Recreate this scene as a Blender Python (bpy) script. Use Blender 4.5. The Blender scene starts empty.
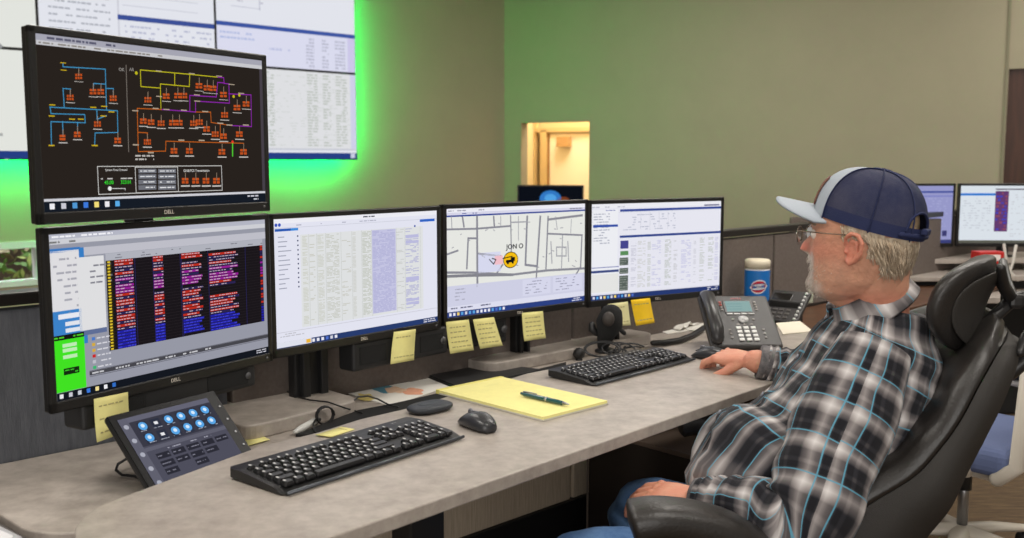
import bpy, bmesh, math, random
from mathutils import Vector, Matrix, noise
random.seed(7)
COL = bpy.context.scene.collection
PI = math.pi
# ------------------------------------------------------------------ camera model
F = 992.3; PIT = math.radians(6.23); CH = 1.31
CP, SP = math.cos(PIT), math.sin(PIT)
def ray(px, py):
    a = (px-512)/F; b = (269-py)/F
    return Vector((a, CP+b*SP, -SP+b*CP))
def at(px, py, z):            # point of the height z seen at a pixel
    r = ray(px, py); k = (z-CH)/r.z
    return Vector((r.x*k, r.y*k, z))
def atd(px, py, y):           # point of the depth y seen at a pixel
    r = ray(px, py); k = y/r.y
    return Vector((r.x*k, y, CH+r.z*k))
# ------------------------------------------------------------------ materials
def lin(c):
    return tuple(((x/255)/12.92 if x/255 <= .04045 else ((x/255+.055)/1.055)**2.4) for x in c)
_m = {}
def mat(name, rgb=(128,128,128), rough=.5, metal=0, spec=.5, noise_amt=0, nscale=20, bump=0, bscale=60, coat=0, rgb2=None, stretch=None, trans=0, alpha=1, sheen=0):
    if name in _m: return _m[name]
    m = bpy.data.materials.new(name); m.use_nodes = True
    nt = m.node_tree; b = nt.nodes['Principled BSDF']
    c = lin(rgb)
    b.inputs['Base Color'].default_value = (*c, 1)
    b.inputs['Roughness'].default_value = rough
    b.inputs['Metallic'].default_value = metal
    b.inputs['Specular IOR Level'].default_value = spec
    if coat: b.inputs['Coat Weight'].default_value = coat
    if trans: b.inputs['Transmission Weight'].default_value = trans
    if sheen: b.inputs['Sheen Weight'].default_value = sheen
    b.inputs['Alpha'].default_value = alpha
    tc = nt.nodes.new('ShaderNodeTexCoord'); vec = tc.outputs['Object']
    if stretch:
        mp = nt.nodes.new('ShaderNodeMapping'); mp.inputs['Scale'].default_value = stretch
        nt.links.new(vec, mp.inputs['Vector']); vec = mp.outputs[0]
    if noise_amt or rgb2:
        n = nt.nodes.new('ShaderNodeTexNoise'); n.inputs['Scale'].default_value = nscale
        n.inputs['Detail'].default_value = 6; n.inputs['Roughness'].default_value = .65
        nt.links.new(vec, n.inputs['Vector'])
        r = nt.nodes.new('ShaderNodeValToRGB')
        c2 = lin(rgb2) if rgb2 else tuple(min(1, x*(1+noise_amt)) for x in c)
        c1 = c if rgb2 else tuple(x*(1-noise_amt) for x in c)
        r.color_ramp.elements[0].position = .33; r.color_ramp.elements[1].position = .67
        r.color_ramp.elements[0].color = (*c1, 1); r.color_ramp.elements[1].color = (*c2, 1)
        nt.links.new(n.outputs['Fac'], r.inputs['Fac']); nt.links.new(r.outputs['Color'], b.inputs['Base Color'])
    if bump:
        n = nt.nodes.new('ShaderNodeTexNoise'); n.inputs['Scale'].default_value = bscale; n.inputs['Detail'].default_value = 4
        nt.links.new(vec, n.inputs['Vector'])
        bp = nt.nodes.new('ShaderNodeBump'); bp.inputs['Strength'].default_value = bump; bp.inputs['Distance'].default_value = .004
        nt.links.new(n.outputs['Fac'], bp.inputs['Height']); nt.links.new(bp.outputs[0], b.inputs['Normal'])
    _m[name] = m
    return m
def emit(rgb, s=1.0):
    k = 'glow_%02x%02x%02x_%g' % (*rgb, s)
    if k in _m: return _m[k]
    m = bpy.data.materials.new(k); m.use_nodes = True; nt = m.node_tree
    nt.nodes.remove(nt.nodes['Principled BSDF'])
    e = nt.nodes.new('ShaderNodeEmission'); e.inputs[0].default_value = (*lin(rgb), 1); e.inputs[1].default_value = s
    nt.links.new(e.outputs[0], nt.nodes['Material Output'].inputs[0])
    _m[k] = m
    return m
# ------------------------------------------------------------------ mesh builder
_txt = {}
def text_geo(s):
    if s in _txt: return _txt[s]
    cu = bpy.data.curves.new('t', 'FONT'); cu.body = s; cu.size = 1; cu.resolution_u = 3; cu.offset = .012
    o = bpy.data.objects.new('t', cu); COL.objects.link(o)
    dg = bpy.context.evaluated_depsgraph_get(); me = o.evaluated_get(dg).to_mesh()
    vs = [v.co.copy() for v in me.vertices]; fs = [tuple(p.vertices) for p in me.polygons]
    bpy.data.objects.remove(o); bpy.data.curves.remove(cu)
    x0 = min(v.x for v in vs); x1 = max(v.x for v in vs); y0 = min(v.y for v in vs); y1 = max(v.y for v in vs)
    vs = [((v.x-(x0+x1)/2), (v.y-(y0+y1)/2)) for v in vs]
    _txt[s] = (vs, fs, x1-x0, y1-y0)
    return _txt[s]
def smoothstep(t): t = max(0, min(1, t)); return t*t*(3-2*t)
class MB:
    def __init__(s, M=None):
        s.v = []; s.f = []; s.m = []; s.s = []; s.mi = 0; s.M = M; s.uv = {}
    def add(s, vs, fs, smooth=False, mi=None, uvs=None):
        b = len(s.v)
        for v in vs:
            v = Vector(v)
            s.v.append(s.M @ v if s.M else v)
        for k, f in enumerate(fs):
            if uvs: s.uv[len(s.f)] = uvs[k]
            s.f.append(tuple(b+i for i in f)); s.m.append(s.mi if mi is None else mi); s.s.append(smooth)
        return s
    def box(s, c, sz, bev=0, rot=None, mi=None, seg=2):
        bm = bmesh.new(); bmesh.ops.create_cube(bm, size=1)
        for v in bm.verts: v.co = Vector((v.co.x*sz[0], v.co.y*sz[1], v.co.z*sz[2]))
        if bev: bmesh.ops.bevel(bm, geom=bm.edges[:]+bm.verts[:], offset=bev, segments=seg, profile=.5, affect='EDGES')
        R = (rot.to_matrix() if hasattr(rot, 'to_matrix') else rot) if rot else Matrix.Identity(3)
        bm.verts.index_update()
        s.add([Vector(c)+R@v.co for v in bm.verts], [[v.index for v in f.verts] for f in bm.faces], False, mi)
        bm.free(); return s
    def prism(s, poly, z0, z1, bev=0, mi=None, smooth=False):
        bm = bmesh.new(); vs = [bm.verts.new((p[0], p[1], z0)) for p in poly]
        f = bm.faces.new(vs); r = bmesh.ops.extrude_face_region(bm, geom=[f])
        for g in r['geom']:
            if isinstance(g, bmesh.types.BMVert): g.co.z = z1
        bmesh.ops.recalc_face_normals(bm, faces=bm.faces)
        if bev:
            es = [e for e in bm.edges if abs(e.verts[0].co.z-e.verts[1].co.z) < 1e-6]
            bmesh.ops.bevel(bm, geom=es, offset=bev, segments=2, profile=.5, affect='EDGES')
        bm.verts.index_update()
        s.add([v.co.copy() for v in bm.verts], [[v.index for v in f.verts] for f in bm.faces], smooth, mi)
        bm.free(); return s
    def loft(s, rings, cap=True, smooth=True, mi=None, uvf=None, closed=True):
        n = len(rings[0]); vs = [p for r in rings for p in r]; fs = []; uvs = []
        for i in range(len(rings)-1):
            for j in range(n if closed else n-1):
                k = (j+1) % n
                fs.append((i*n+j, i*n+k, (i+1)*n+k, (i+1)*n+j))
                if uvf: uvs.append([uvf(i, j), uvf(i, j+1), uvf(i+1, j+1), uvf(i+1, j)])
        if cap:
            fs.append(tuple(range(n-1, -1, -1))); fs.append(tuple(range((len(rings)-1)*n, len(rings)*n)))
            if uvf:
                uvs.append([uvf(0, j) for j in range(n-1, -1, -1)]); uvs.append([uvf(len(rings)-1, j) for j in range(n)])
        s.add(vs, fs, smooth, mi, uvs or None); return s
    def tube(s, pts, rad, n=12, smooth=True, mi=None, round_ends=True, flat=1.0, upv=None):
        pts = [Vector(p) for p in pts]
        if not hasattr(rad, '__len__'): rad = [rad]*len(pts)
        rings = []; N = len(pts); prev = None
        for i, p in enumerate(pts):
            t = (pts[min(i+1, N-1)]-pts[max(i-1, 0)]).normalized()
            if prev is None:
                a = Vector(upv) if upv else (Vector((0,0,1)) if abs(t.z) < .9 else Vector((1,0,0)))
            else: a = prev
            a = (a-t*a.dot(t)).normalized(); prev = a; b = t.cross(a)
            rr = rad[i]
            def ring(c, r): return [c+a*(math.cos(2*PI*j/n)*r*flat)+b*(math.sin(2*PI*j/n)*r) for j in range(n)]
            if i == 0 and round_ends:
                for q in (.05, .45, .8): rings.append(ring(p-t*rr*math.sqrt(1-q*q), rr*q))
            rings.append(ring(p, rr))
            if i == N-1 and round_ends:
                for q in (.8, .45, .05): rings.append(ring(p+t*rr*math.sqrt(1-q*q), rr*q))
        s.loft(rings, True, smooth, mi); return s
    def cyl(s, p0, p1, r0, r1=None, n=20, smooth=True, mi=None):
        return s.tube([p0, p1], [r0, r0 if r1 is None else r1], n, smooth, mi, False)
    def lathe(s, prof, n=32, c=(0,0,0), smooth=True, mi=None):
        c = Vector(c)
        return s.loft([[c+Vector((r*math.cos(2*PI*j/n), r*math.sin(2*PI*j/n), z)) for j in range(n)] for r, z in prof], True, smooth, mi)
    def ball(s, c, r, n=16, rot=None, mi=None, e=1.0):
        if not hasattr(r, '__len__'): r = (r, r, r)
        R = rot if rot else Matrix.Identity(3); c = Vector(c); rings = []
        def sg(x): return math.copysign(abs(x)**e, x)
        for i in range(n+1):
            th = PI*max(.002, min(.998, i/n)); z = -sg(math.cos(th)); q = sg(math.sin(th))
            rings.append([c+R@Vector((r[0]*q*sg(math.cos(2*PI*j/(2*n))), r[1]*q*sg(math.sin(2*PI*j/(2*n))), r[2]*z)) for j in range(2*n)])
        return s.loft(rings, True, True, mi)
    def text(s, st, pos, h=None, w=None, X=Vector((1,0,0)), Y=Vector((0,0,1)), off=None, depth=0, mi=None):
        vs, fs, tw, th = text_geo(st)
        ky = (h/th) if h else w/tw; kx = (w/tw) if w else ky
        pos = Vector(pos); N = X.cross(Y)
        o = N*(off or 0)
        s.add([pos+o+X*(x*kx)+Y*(y*ky) for x, y in vs], fs, False, mi); return s
    def build(s, name, mats, parent=None, world=False, noisy=None):
        if not isinstance(mats, (list, tuple)): mats = [mats]
        me = bpy.data.meshes.new(name)
        vs = s.v
        if world and parent is not None:
            Mi = (parent.get('_m') and Matrix([parent['_m'][i*4:i*4+4] for i in range(4)]) or Matrix.Identity(4)).inverted()
            vs = [Mi @ v for v in vs]
        me.from_pydata([tuple(v) for v in vs], [], s.f)
        for m in mats: me.materials.append(m)
        me.polygons.foreach_set('material_index', s.m); me.polygons.foreach_set('use_smooth', s.s)
        if s.uv:
            ul = me.uv_layers.new(name='UVMap')
            for p in me.polygons:
                if p.index in s.uv:
                    for k, li in enumerate(p.loop_indices): ul.data[li].uv = s.uv[p.index][k]
        me.update(); me.validate()
        o = bpy.data.objects.new(name, me); COL.objects.link(o)
        if parent is not None: o.parent = parent
        return o
def tag(o, label, cat, group=None, kind=None):
    o['label'] = label; o['category'] = cat
    if group: o['group'] = group
    if kind: o['kind'] = kind
    return o
def thing(name, label, cat, loc=(0,0,0), rotz=0, group=None):
    o = bpy.data.objects.new(name, None); COL.objects.link(o); o.empty_display_size = .05
    o.location = loc; o.rotation_euler = (0, 0, rotz)
    M = Matrix.Translation(Vector(loc)) @ Matrix.Rotation(rotz, 4, 'Z')
    o['_m'] = [x for r in M for x in r]
    return tag(o, label, cat, group)
def retag(o, label, group=None):
    o['label'] = label
    if group: o['group'] = group
def dup(root, loc, rotz, label, group=None):
    r = root.copy(); COL.objects.link(r); r.location = loc; r.rotation_euler = (0, 0, rotz); retag(r, label, group)
    def rec(a, b):
        for ch in list(a.children):
            c = ch.copy(); COL.objects.link(c); c.parent = b; rec(ch, c)
    rec(root, r); return r
def struct(name, mb, m):
    o = mb.build(name, m); o['kind'] = 'structure'; return o
def rot2(v, a): return Vector((v[0]*math.cos(a)-v[1]*math.sin(a), v[0]*math.sin(a)+v[1]*math.cos(a)))

# ------------------------------------------------------------------ palette
WALL = mat('wall_paint', (176,165,140), .8, noise_amt=.03, nscale=3, bump=.1, bscale=120)
WALLR = mat('wall_paint_side', (172,164,140), .8, noise_amt=.03, nscale=3, bump=.1, bscale=120)
LAM = mat('grey_laminate', (152,143,135), .42, rgb2=(178,169,160), nscale=26, bump=.04, bscale=300)
EDGE = mat('laminate_edge', (140,134,130), .5)
BLK = mat('black_plastic', (24,24,25), .42)
BLK2 = mat('black_plastic_matte', (30,30,31), .6, bump=.15, bscale=500)
BEZ = mat('bezel_black', (26,25,24), .35)
KEYM = mat('key_black', (22,22,24), .38)
KLEG = mat('key_legend', (190,190,190), .6)
LEA = mat('black_leather', (38,35,33), .42, bump=.2, bscale=180, spec=.6)
SHELL = mat('chair_shell', (44,41,38), .62, bump=.5, bscale=500)
FAB = mat('panel_fabric', (84,86,92), .95, rgb2=(104,106,112), nscale=90, stretch=(1,1,.15), bump=.4, bscale=400)
FABW = mat('panel_fabric_warm', (102,92,86), .95, rgb2=(114,104,97), nscale=90, bump=.3, bscale=400)
TAUPE = mat('modesty_fabric', (172,156,136), .95, rgb2=(206,190,168), nscale=50, stretch=(4,4,.2), bump=.4, bscale=200)
NOTE = mat('note_yellow', (236,228,150), .8, noise_amt=.04, nscale=30)
NOTE2 = mat('note_amber', (250,205,30), .8, noise_amt=.04, nscale=30)
NOTE3 = mat('note_pale', (232,226,170), .8)
INK = mat('ink', (176,166,112), .8)
PAPER = mat('paper_white', (225,222,214), .8)
SILV = mat('silver', (170,170,172), .3, metal=.9)
# ------------------------------------------------------------------ room
ROOM = math.radians(44.5)
ex = Vector((math.cos(ROOM), math.sin(ROOM), 0)); ey = Vector((-ex.y, ex.x, 0))
P0 = Vector((-.163*8.1, 8.1, 0))                       # below the right edge of the video wall
CORN = P0 + ex*1.85 + ey*.10
rdir = Vector((.86, -.51, 0)).normalized(); rn = Vector((rdir.y, -rdir.x, 0))   # rn faces away from the camera?
if rn.y < 0: rn = -rn
HC = 3.2
def wallseg(a, b, z0, z1, nrm, th=.12):
    """upright slab from a to b; nrm points to the outside"""
    mb = MB(); o = nrm*th
    mb.add([a+Vector((0,0,z0)), b+Vector((0,0,z0)), b+o+Vector((0,0,z0)), a+o+Vector((0,0,z0)),
            a+Vector((0,0,z1)), b+Vector((0,0,z1)), b+o+Vector((0,0,z1)), a+o+Vector((0,0,z1))],
           [(0,1,5,4), (1,2,6,5), (2,3,7,6), (3,0,4,7), (4,5,6,7), (0,3,2,1)])
    return mb
def join(*mbs):
    r = MB()
    for m in mbs:
        b = len(r.v); r.v += m.v; r.f += [tuple(b+i for i in f) for f in m.f]; r.m += m.m; r.s += m.s
    return r
def hit_line(px, A, d):            # parameter t where the upright line of sight px meets A + d t
    u = (px-512)/F/CP*1.0
    # sight plane: x = k*y with k from a point at eye height
    r = ray(px, 161); k = r.x/r.y
    return (k*A.y-A.x)/(d.x-k*d.y)
LW = CORN - ex*14
s0 = hit_line(-60, CORN, -ex); s1 = hit_line(38, CORN, -ex)
wa, wb = CORN-ex*s0, CORN-ex*s1
zt, zb = .79, .50
struct('wall_left', join(wallseg(LW, wa, 0, HC, ey), wallseg(wb, CORN+ex*.1, 0, HC, ey), wallseg(wa, wb, zt, HC, ey), wallseg(wa, wb, 0, zb, ey)), WALL)
t521, t589 = hit_line(521, CORN, rdir), hit_line(589, CORN, rdir)
da, db = CORN+rdir*t521, CORN+rdir*t589
dtop = atd(555, 122, (da.y+db.y)/2).z
t1003 = hit_line(1004, CORN, rdir); d2 = CORN+rdir*t1003
d2top = atd(1008, 69, d2.y).z
struct('wall_back', join(wallseg(CORN, da, 0, HC, rn), wallseg(da, db, dtop, HC, rn), wallseg(db, d2, 0, HC, rn), wallseg(d2, d2+rdir*1.0, d2top, HC, rn), wallseg(d2+rdir*1.0, d2+rdir*4, 0, HC, rn)), WALLR)
# window low in the left wall, hedge outside
wf = MB()
for a, b, z0, z1 in ((wa, wb, zt-.045, zt), (wa, wb, zb, zb+.035), (wa, wa+ex*.04, zb, zt), (wb-ex*.04, wb, zb, zt)):
    wf = join(wf, wallseg(a-ey*.01, b-ey*.01, z0, z1, ey, .10))
wo_ = struct('window_1', wf, mat('white_frame', (235,232,235), .5))
wallseg(wa+ey*.06, wb+ey*.06, zb, zt, ey, .006).build('pane', mat('window_glass', (250,250,250), .02, trans=1), wo_)
g = MB(); c = (wa+wb)/2+ey*.06
hd = MB()
for k in range(1500):
    t = random.uniform(-.4, (wb-wa).length+.4); p = wa+ex*t+ey*random.uniform(.45, .8)+Vector((0,0,random.uniform(.0, .95)))
    a = Vector([random.gauss(0,1) for _ in range(3)]).normalized(); b = a.orthogonal().normalized(); r = random.uniform(.03, .06)
    hd.add([p, p+a*r+b*r*.4, p+a*r*2, p+a*r-b*r*.4], [(0,1,2,3)], mi=random.choice((0,0,1,2)))
tag(hd.build('hedge', [mat('leaf_green', (96,140,60), .6), mat('leaf_light', (170,190,110), .6), mat('leaf_brown', (120,110,80), .6)]), 'leafy green hedge outside the low window in the left wall', 'hedge', kind='stuff')
fl = MB()
fl.box((1, 4, -.05), (22, 22, .1))
struct('floor', fl, mat('carpet_brown', (72,56,42), .95, rgb2=(112,92,66), nscale=7, stretch=(1.2,9,1), bump=.5, bscale=200))
ce = MB(); ce.box((1, 4, HC+.05), (22, 22, .1)); struct('ceiling', ce, mat('ceiling_white', (225,222,212), .9))
struct('baseboard_back', wallseg(db-rn*.015, d2-rn*.015, 0, .1, rn, .015), BLK2)
# passage behind the opening
bk = 1.5
CW = mat('passage_paint', (214,194,150), .8)
def bkt(px, d=0): A_ = CORN+rn*(bk-d); return A_+rdir*hit_line(px, A_, rdir)
L0, L1 = da+rn*.121, bkt(534); LN = (L1-L0).normalized(); LN = Vector((-LN.y, LN.x, 0))
pa = join(wallseg(L0, L1, 0, HC, LN, .08), wallseg(bkt(650)-rn*1.3, bkt(650), 0, HC, rdir, .08), wallseg(bkt(531), bkt(655), 0, HC, rn, .08))
struct('wall_passage', pa, CW)
dr = struct('door_1', wallseg(bkt(549,.06), bkt(600,.06), .02, atd(570, 134, bkt(570).y).z, rn, .04), mat('door_cream', (250,240,215), .6))
wallseg(bkt(556,.15), bkt(568,.15), atd(560,147,bkt(560).y).z, atd(560,137,bkt(560).y).z, rn, .08).build('door_closer', mat('closer_tan', (190,150,100), .5), dr)
wallseg(bkt(546,.075), bkt(549,.075), 0, atd(547,134,bkt(547).y).z, rn, .03).build('door_edge', mat('door_edge', (150,110,60), .6), dr)
TT = mat('trim_tan', (214,186,132), .6)
struct('trim_1', join(wallseg(bkt(533,.08), bkt(536,.08), 0, 2.6, rn, .05), wallseg(bkt(540,.10), bkt(546,.10), 0, atd(543,130,bkt(543).y).z, rn, .08), wallseg(bkt(536,.10), bkt(604,.10), atd(570,132,bkt(570).y).z, atd(570,128,bkt(570).y).z, rn, .08)), TT)
# dark wooden door at the right
dd = struct('door_2', wallseg(d2+rn*.03, d2+rdir*1.0+rn*.03, 0, d2top, rn, .05), mat('dark_door', (62,38,28), .45, rgb2=(82,50,36), nscale=5, stretch=(8,8,.6)))
MB().cyl(d2+rdir*.9+Vector((0,0,1)), d2+rdir*.9-rn*.06+Vector((0,0,1)), .012).cyl(d2+rdir*.9-rn*.06+Vector((0,0,1)), d2+rdir*.78-rn*.06+Vector((0,0,1)), .01).build('door_handle', SILV, dd)
struct('trim_2', join(wallseg(d2-rdir*.02-rn*.012, d2-rdir*.005-rn*.012, 0, HC, rn, .02)), mat('seam_grey', (140,136,112), .7))

# ------------------------------------------------------------------ screens
class Scr:
    """draws flat marks on a screen plane: c centre, u right, v up, n towards the viewer; sizes in metres"""
    def __init__(s, c, u, v, w, h, bg):
        s.c, s.u, s.v, s.w, s.h = c, u, v, w, h; s.n = u.cross(v); s.mb = MB(); s.mats = []; s.lay = 0
        s.rect(0, 0, 1, 1, bg)
    def mi(s, col, k=1.0):
        m = emit(col, k)
        if m not in s.mats: s.mats.append(m)
        return s.mats.index(m)
    def pt(s, a, b, off=0): return s.c+s.u*((a-.5)*s.w)+s.v*((.5-b)*s.h)+s.n*(s.lay*.00012+off)
    def rect(s, x0, y0, x1, y1, col, k=1.0, lay=None):
        if lay is not None: s.lay = lay
        s.mb.add([s.pt(x0, y1), s.pt(x1, y1), s.pt(x1, y0), s.pt(x0, y0)], [(0,1,2,3)], mi=s.mi(col, k))
    def px(s, x, y):
        r = ray(x, y); o = Vector((0,0,CH)); k = (s.c-o).dot(s.n)/r.dot(s.n); p = o+r*k-s.c
        return p.dot(s.u)/s.w+.5, .5-p.dot(s.v)/s.h
    def prect(s, x0, y0, x1, y1, col, k=1.0, lay=None):
        a = s.px(x0, y0); b = s.px(x1, y1); s.rect(a[0], a[1], b[0], b[1], col, k, lay)
    def line(s, pts, col, wd=.0022, px=True, lay=None, sc=None):
        if lay is not None: s.lay = lay
        q = []
        for p in pts:
            if sc: p = (sc[0]+p[0]/sc[2], sc[1]+p[1]/sc[2])
            q.append(s.px(*p) if px else p)
        for a, b in zip(q, q[1:]):
            A = Vector(((a[0])*s.w, -a[1]*s.h)); B = Vector((b[0]*s.w, -b[1]*s.h)); d = B-A
            if d.length < 1e-6: continue
            d.normalize(); nn = Vector((-d.y, d.x))*wd/2; A = A-d*wd/2; B = B+d*wd/2
            P = [A-nn, B-nn, B+nn, A+nn]
            s.mb.add([s.pt(p.x/s.w, -p.y/s.h) for p in P], [(0,1,2,3)], mi=s.mi(col))
    def disc(s, a, b, rx, ry, col, n=24, lay=None):
        if lay is not None: s.lay = lay
        c = s.pt(a, b)
        s.mb.add([c+s.u*(rx*math.cos(2*PI*i/n))+s.v*(ry*math.sin(2*PI*i/n)) for i in range(n)], [tuple(range(n))], mi=s.mi(col))
    def text(s, st, a, b, h, col, w=None, lay=None):
        if lay is not None: s.lay = lay
        s.mb.text(st, s.pt(a, b), h, w, s.u, s.v, 0, mi=s.mi(col))
    def words(s, x0, y0, x1, y1, rows, col, fill=.6, thick=.45, lay=None, col2=None, wmin=.006, wmax=.03):
        """rows of short dashes standing for unreadable small type"""
        if lay is not None: s.lay = lay
        dh = (y1-y0)/rows
        for r in range(rows):
            x = x0; y = y0+dh*r
            while x < x1:
                w = random.uniform(wmin, wmax); e = min(x+w, x1)
                if random.random() < fill:
                    s.rect(x, y+dh*(1-thick)/2, e, y+dh*(1+thick)/2, random.choice((col, col2)) if col2 else col)
                x = e+random.uniform(.2, .7)*wmin+.002
    def build(s, parent, name='screen'): return s.mb.build(name, s.mats, parent, world=True)
MW, MH = .554, .333
def monitor(tagname, c, yaw, label, bg, rear_z, post=True, pw=.05, pdx=0, group=None, base=None, name='computer_monitor', logo=True):
    c = Vector((c[0], c[1], c[2]+CH)); u = Vector((math.cos(yaw), math.sin(yaw), 0)); nrm = Vector((math.sin(yaw), -math.cos(yaw), 0))
    root = thing(name, label, 'monitor', (c.x-nrm.x*.1, c.y-nrm.y*.1, rear_z), yaw, group)
    H = c.z-rear_z; Y = -.1          # local: front plane at y=-.1
    b = MB()
    m = .013; bb = .021              # bezel rims
    b.box((0, Y+.012, H), (MW-.002, .02, MH-.002), .003)
    b.box((0, Y+.004, H+MH/2-m/2), (MW, .012, m), .0025); b.box((0, Y+.004, H-MH/2+bb/2), (MW, .012, bb), .0025)
    for sx in (-1, 1): b.box((sx*(MW/2-m/2), Y+.004, H), (m, .012, MH), .0025)
    b.box((0, Y+.035, H-.01), (MW*.72, .03, MH*.66), .012)
    b.build('housing', BEZ, root)
    if logo:
        t = MB(); t.text('DELL', (0, Y-.0026, H-MH/2+bb*.5), .0075, None, Vector((1,0,0)), Vector((0,0,1)))
        t.build('logo', mat('logo_silver', (215,208,196), .4), root)
        p = MB(); p.cyl((MW/2-.02, Y-.0035, H-MH/2+.011), (MW/2-.02, Y, H-MH/2+.011), .003); p.build('power_button', mat('btn_grey', (90,90,90), .4), root)
    st = MB()
    if post:
        st.box((pdx/2, Y+.085, H-.05), (abs(pdx)+pw, .03, .06), .004); st.build('arm', BLK, root); st = MB()
        st.box((pdx, Y+.085, H/2), (pw, .03, H), .004); st.box((pdx-pw*.25, Y+.065, H/2), (pw*.22, .02, H), .003); st.box((pdx+pw*.3, Y+.065, H/2), (pw*.22, .02, H), .003); st.build('post', BLK, root)
        st = MB(); st.box((0, Y+.058, H-.03), (.1, .03, .1), .004); st.build('mount_plate', BLK, root)
        st = MB(); st.box((pdx, Y+.09, .006), (pw+.04, .08, .012), .004); st.build('foot', BLK, root)
    sc = Scr(c+Vector((0,0,(bb-m)/2))-nrm*.0004, u, Vector((0,0,1)), MW-2*m, MH-m-bb, bg)
    return root, sc
def taskbar(s, h=.045, col=(35,50,85), n=11):
    s.rect(0, 1-h, 1, 1, col, lay=2)
    for k in range(n):
        s.rect(.012+k*.026, 1-h*.78, .027+k*.026, 1-h*.22, random.choice(((230,230,240), (90,160,220), (240,210,110), (80,110,200), (210,210,220))), lay=3)
    s.words(.90, 1-h*.9, .99, 1-h*.1, 2, (220,220,230), .8)
RZ = .700
yA, yB, yC, yD, yE = [math.radians(a) for a in (60.1, 59.7, 50.0, 40.6, 30.8)]
# ---- A: network diagram
monA, A = monitor('A', (-.664, 1.918, .058), yA, 'upper black monitor showing a dark one-line network diagram, mounted above another', (40,34,30), RZ, post=False)
A.rect(0, 0, 1, .035, (165,165,178), lay=1); A.rect(0, .035, 1, .06, (200,200,204)); A.words(.01, .003, .3, .032, 1, (90,90,110), .9, lay=2); A.words(.01, .037, .5, .058, 1, (140,135,130), .8)
A.rect(.985, .06, 1, .92, (70,64,72), lay=1); A.rect(0, .925, 1, .94, (205,205,212)); A.rect(0, .94, 1, 1, (22,28,38)); 
for k in range(7): A.rect(.02+k*.042, .952, .038+k*.042, .985, ((235,235,240), (200,200,210), (80,150,210), (60,120,220), (240,220,120), (235,235,240), (90,170,230))[k], lay=2)
A.words(.9, .945, .96, .99, 2, (200,200,210), .8)
sc1 = (40, 60, 4.14); sc2 = (120, 60, 3.843)
CY = (64,145,190); YE = (190,182,30); PU = (140,38,165); ORG = (185,92,28)
for p in ([(95,28),(270,38),(275,205)], [(95,28),(95,12)], [(220,120),(222,97),(270,100)], [(272,118),(303,118),(303,140)], [(100,195),(95,118),(125,120),(125,140)],
          [(40,195),(320,210),(322,300),(228,302),(226,350)], [(42,198),(45,222),(185,226),(187,260),(45,255),(47,350)], [(93,255),(95,310)], [(155,258),(155,290)], [(235,210),(236,245),(275,230)]):
    A.line(p, CY, .0016, lay=2, sc=sc1)
for p in ([(78,38),(80,102),(155,108),(157,185)], [(78,38),(268,55),(266,102),(155,92),(155,108)], [(210,50),(210,98)], [(268,55),(375,66)]):
    A.line(p, YE, .0017, sc=sc2)
for p in ([(375,66),(398,68),(400,90)], [(398,88),(375,86),(370,142),(268,136),(268,198),(160,190)], [(400,90),(418,92),(420,166),(290,158),(290,200),(268,198)], [(418,130),(503,134),(505,256),(430,252)]):
    A.line(p, PU, .0018, sc=sc2)
for p in ([(160,190),(66,186),(70,352),(175,350),(176,312),(475,320)], [(70,278),(105,280),(105,295)], [(430,252),(350,240),(348,200),(290,200)], [(385,245),(385,300)]):
    A.line(p, ORG, .0017, sc=sc2)
A.line([(23,20),(33,352)], (120,112,105), .0015, sc=sc2)
def glyph(x, y, s, col=(190,80,30), n=2):
    q = (s[0]+x/s[2], s[1]+y/s[2])
    A.lay = 3
    A.line([(q[0], q[1]-7), (q[0], q[1])], (150,130,110), .0014)
    for i in range(n):
        for j in range(2):
            A.prect(q[0]-3.6+i*7.4/n, q[1]-2+j*3.1, q[0]-3.6+(i+.8)*7.4/n, q[1]+.4+j*3.1, col)
    A.prect(q[0]-4.5, q[1]+5.4, q[0]+4.5, q[1]+6.6, (190,185,180))
for x, y, n in ((160,65,3), (125,152,3), (220,128,2), (252,128,2), (303,155,3), (238,262,3), (155,305,2), (95,318,1), (322,330,2)): glyph(x, y, sc1, n=n)
for x, y, n in ((107,150,3), (178,136,2), (222,134,2), (245,134,3), (304,96,2), (335,104,2), (358,106,2), (398,130,2), (450,180,2), (485,166,2), (402,208,3), (90,232,2), (120,236,2), (158,240,3), (202,238,2), (228,238,2), (283,240,3), (305,236,3), (333,262,2), (366,282,3), (398,290,2), (459,282,2), (105,312,4), (208,346,2), (267,346,2), (392,350,2), (475,350,2)): glyph(x, y, sc2, n=n)
for x, y, c in ((62,50,YE), (436,140,YE), (458,135,YE), (432,315,(230,60,40))): A.disc(*A.px(120+x/3.843, 60+y/3.843), .0032, .0032, c, lay=4)
A.line([(432,322),(432,368)], (80,200,50), .003, sc=sc2)
for x, y in ((95,12),(97,42),(50,186),(48,232),(220,196),(265,192),(132,245),(168,245),(295,215),(262,232),(47,354),(226,354)):
    A.prect(40+x/4.14-3, 60+y/4.14-.7, 40+x/4.14+3, 60+y/4.14+.7, (200,170,30), lay=4)
for x, y in ((148,42),(275,52),(380,62),(150,140),(295,134),(296,158),(136,186),(178,190),(245,193),(327,198),(385,243),(420,250),(483,250),(235,308),(313,309),(118,356),(60,326),(58,195),(465,128),(428,94)):
    A.prect(120+x/3.843-3, 60+y/3.843-.7, 120+x/3.843+3, 60+y/3.843+.7, (175,160,140), lay=4)
A.words(*A.px(135,154), *A.px(154,161), 2, (190,185,180), .9, lay=3)
A.text('OK', *A.px(121.5, 69.5), .006, (150,145,140)); A.text('AR', *A.px(131.5, 69.5), .006, (150,145,140))
bx = lambda x0,y0,x1,y1,col,k=1,lay=None: A.prect(x0/2.4448, y0/2.4448, x1/2.4448, y1/2.4448, col, k, lay)
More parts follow.
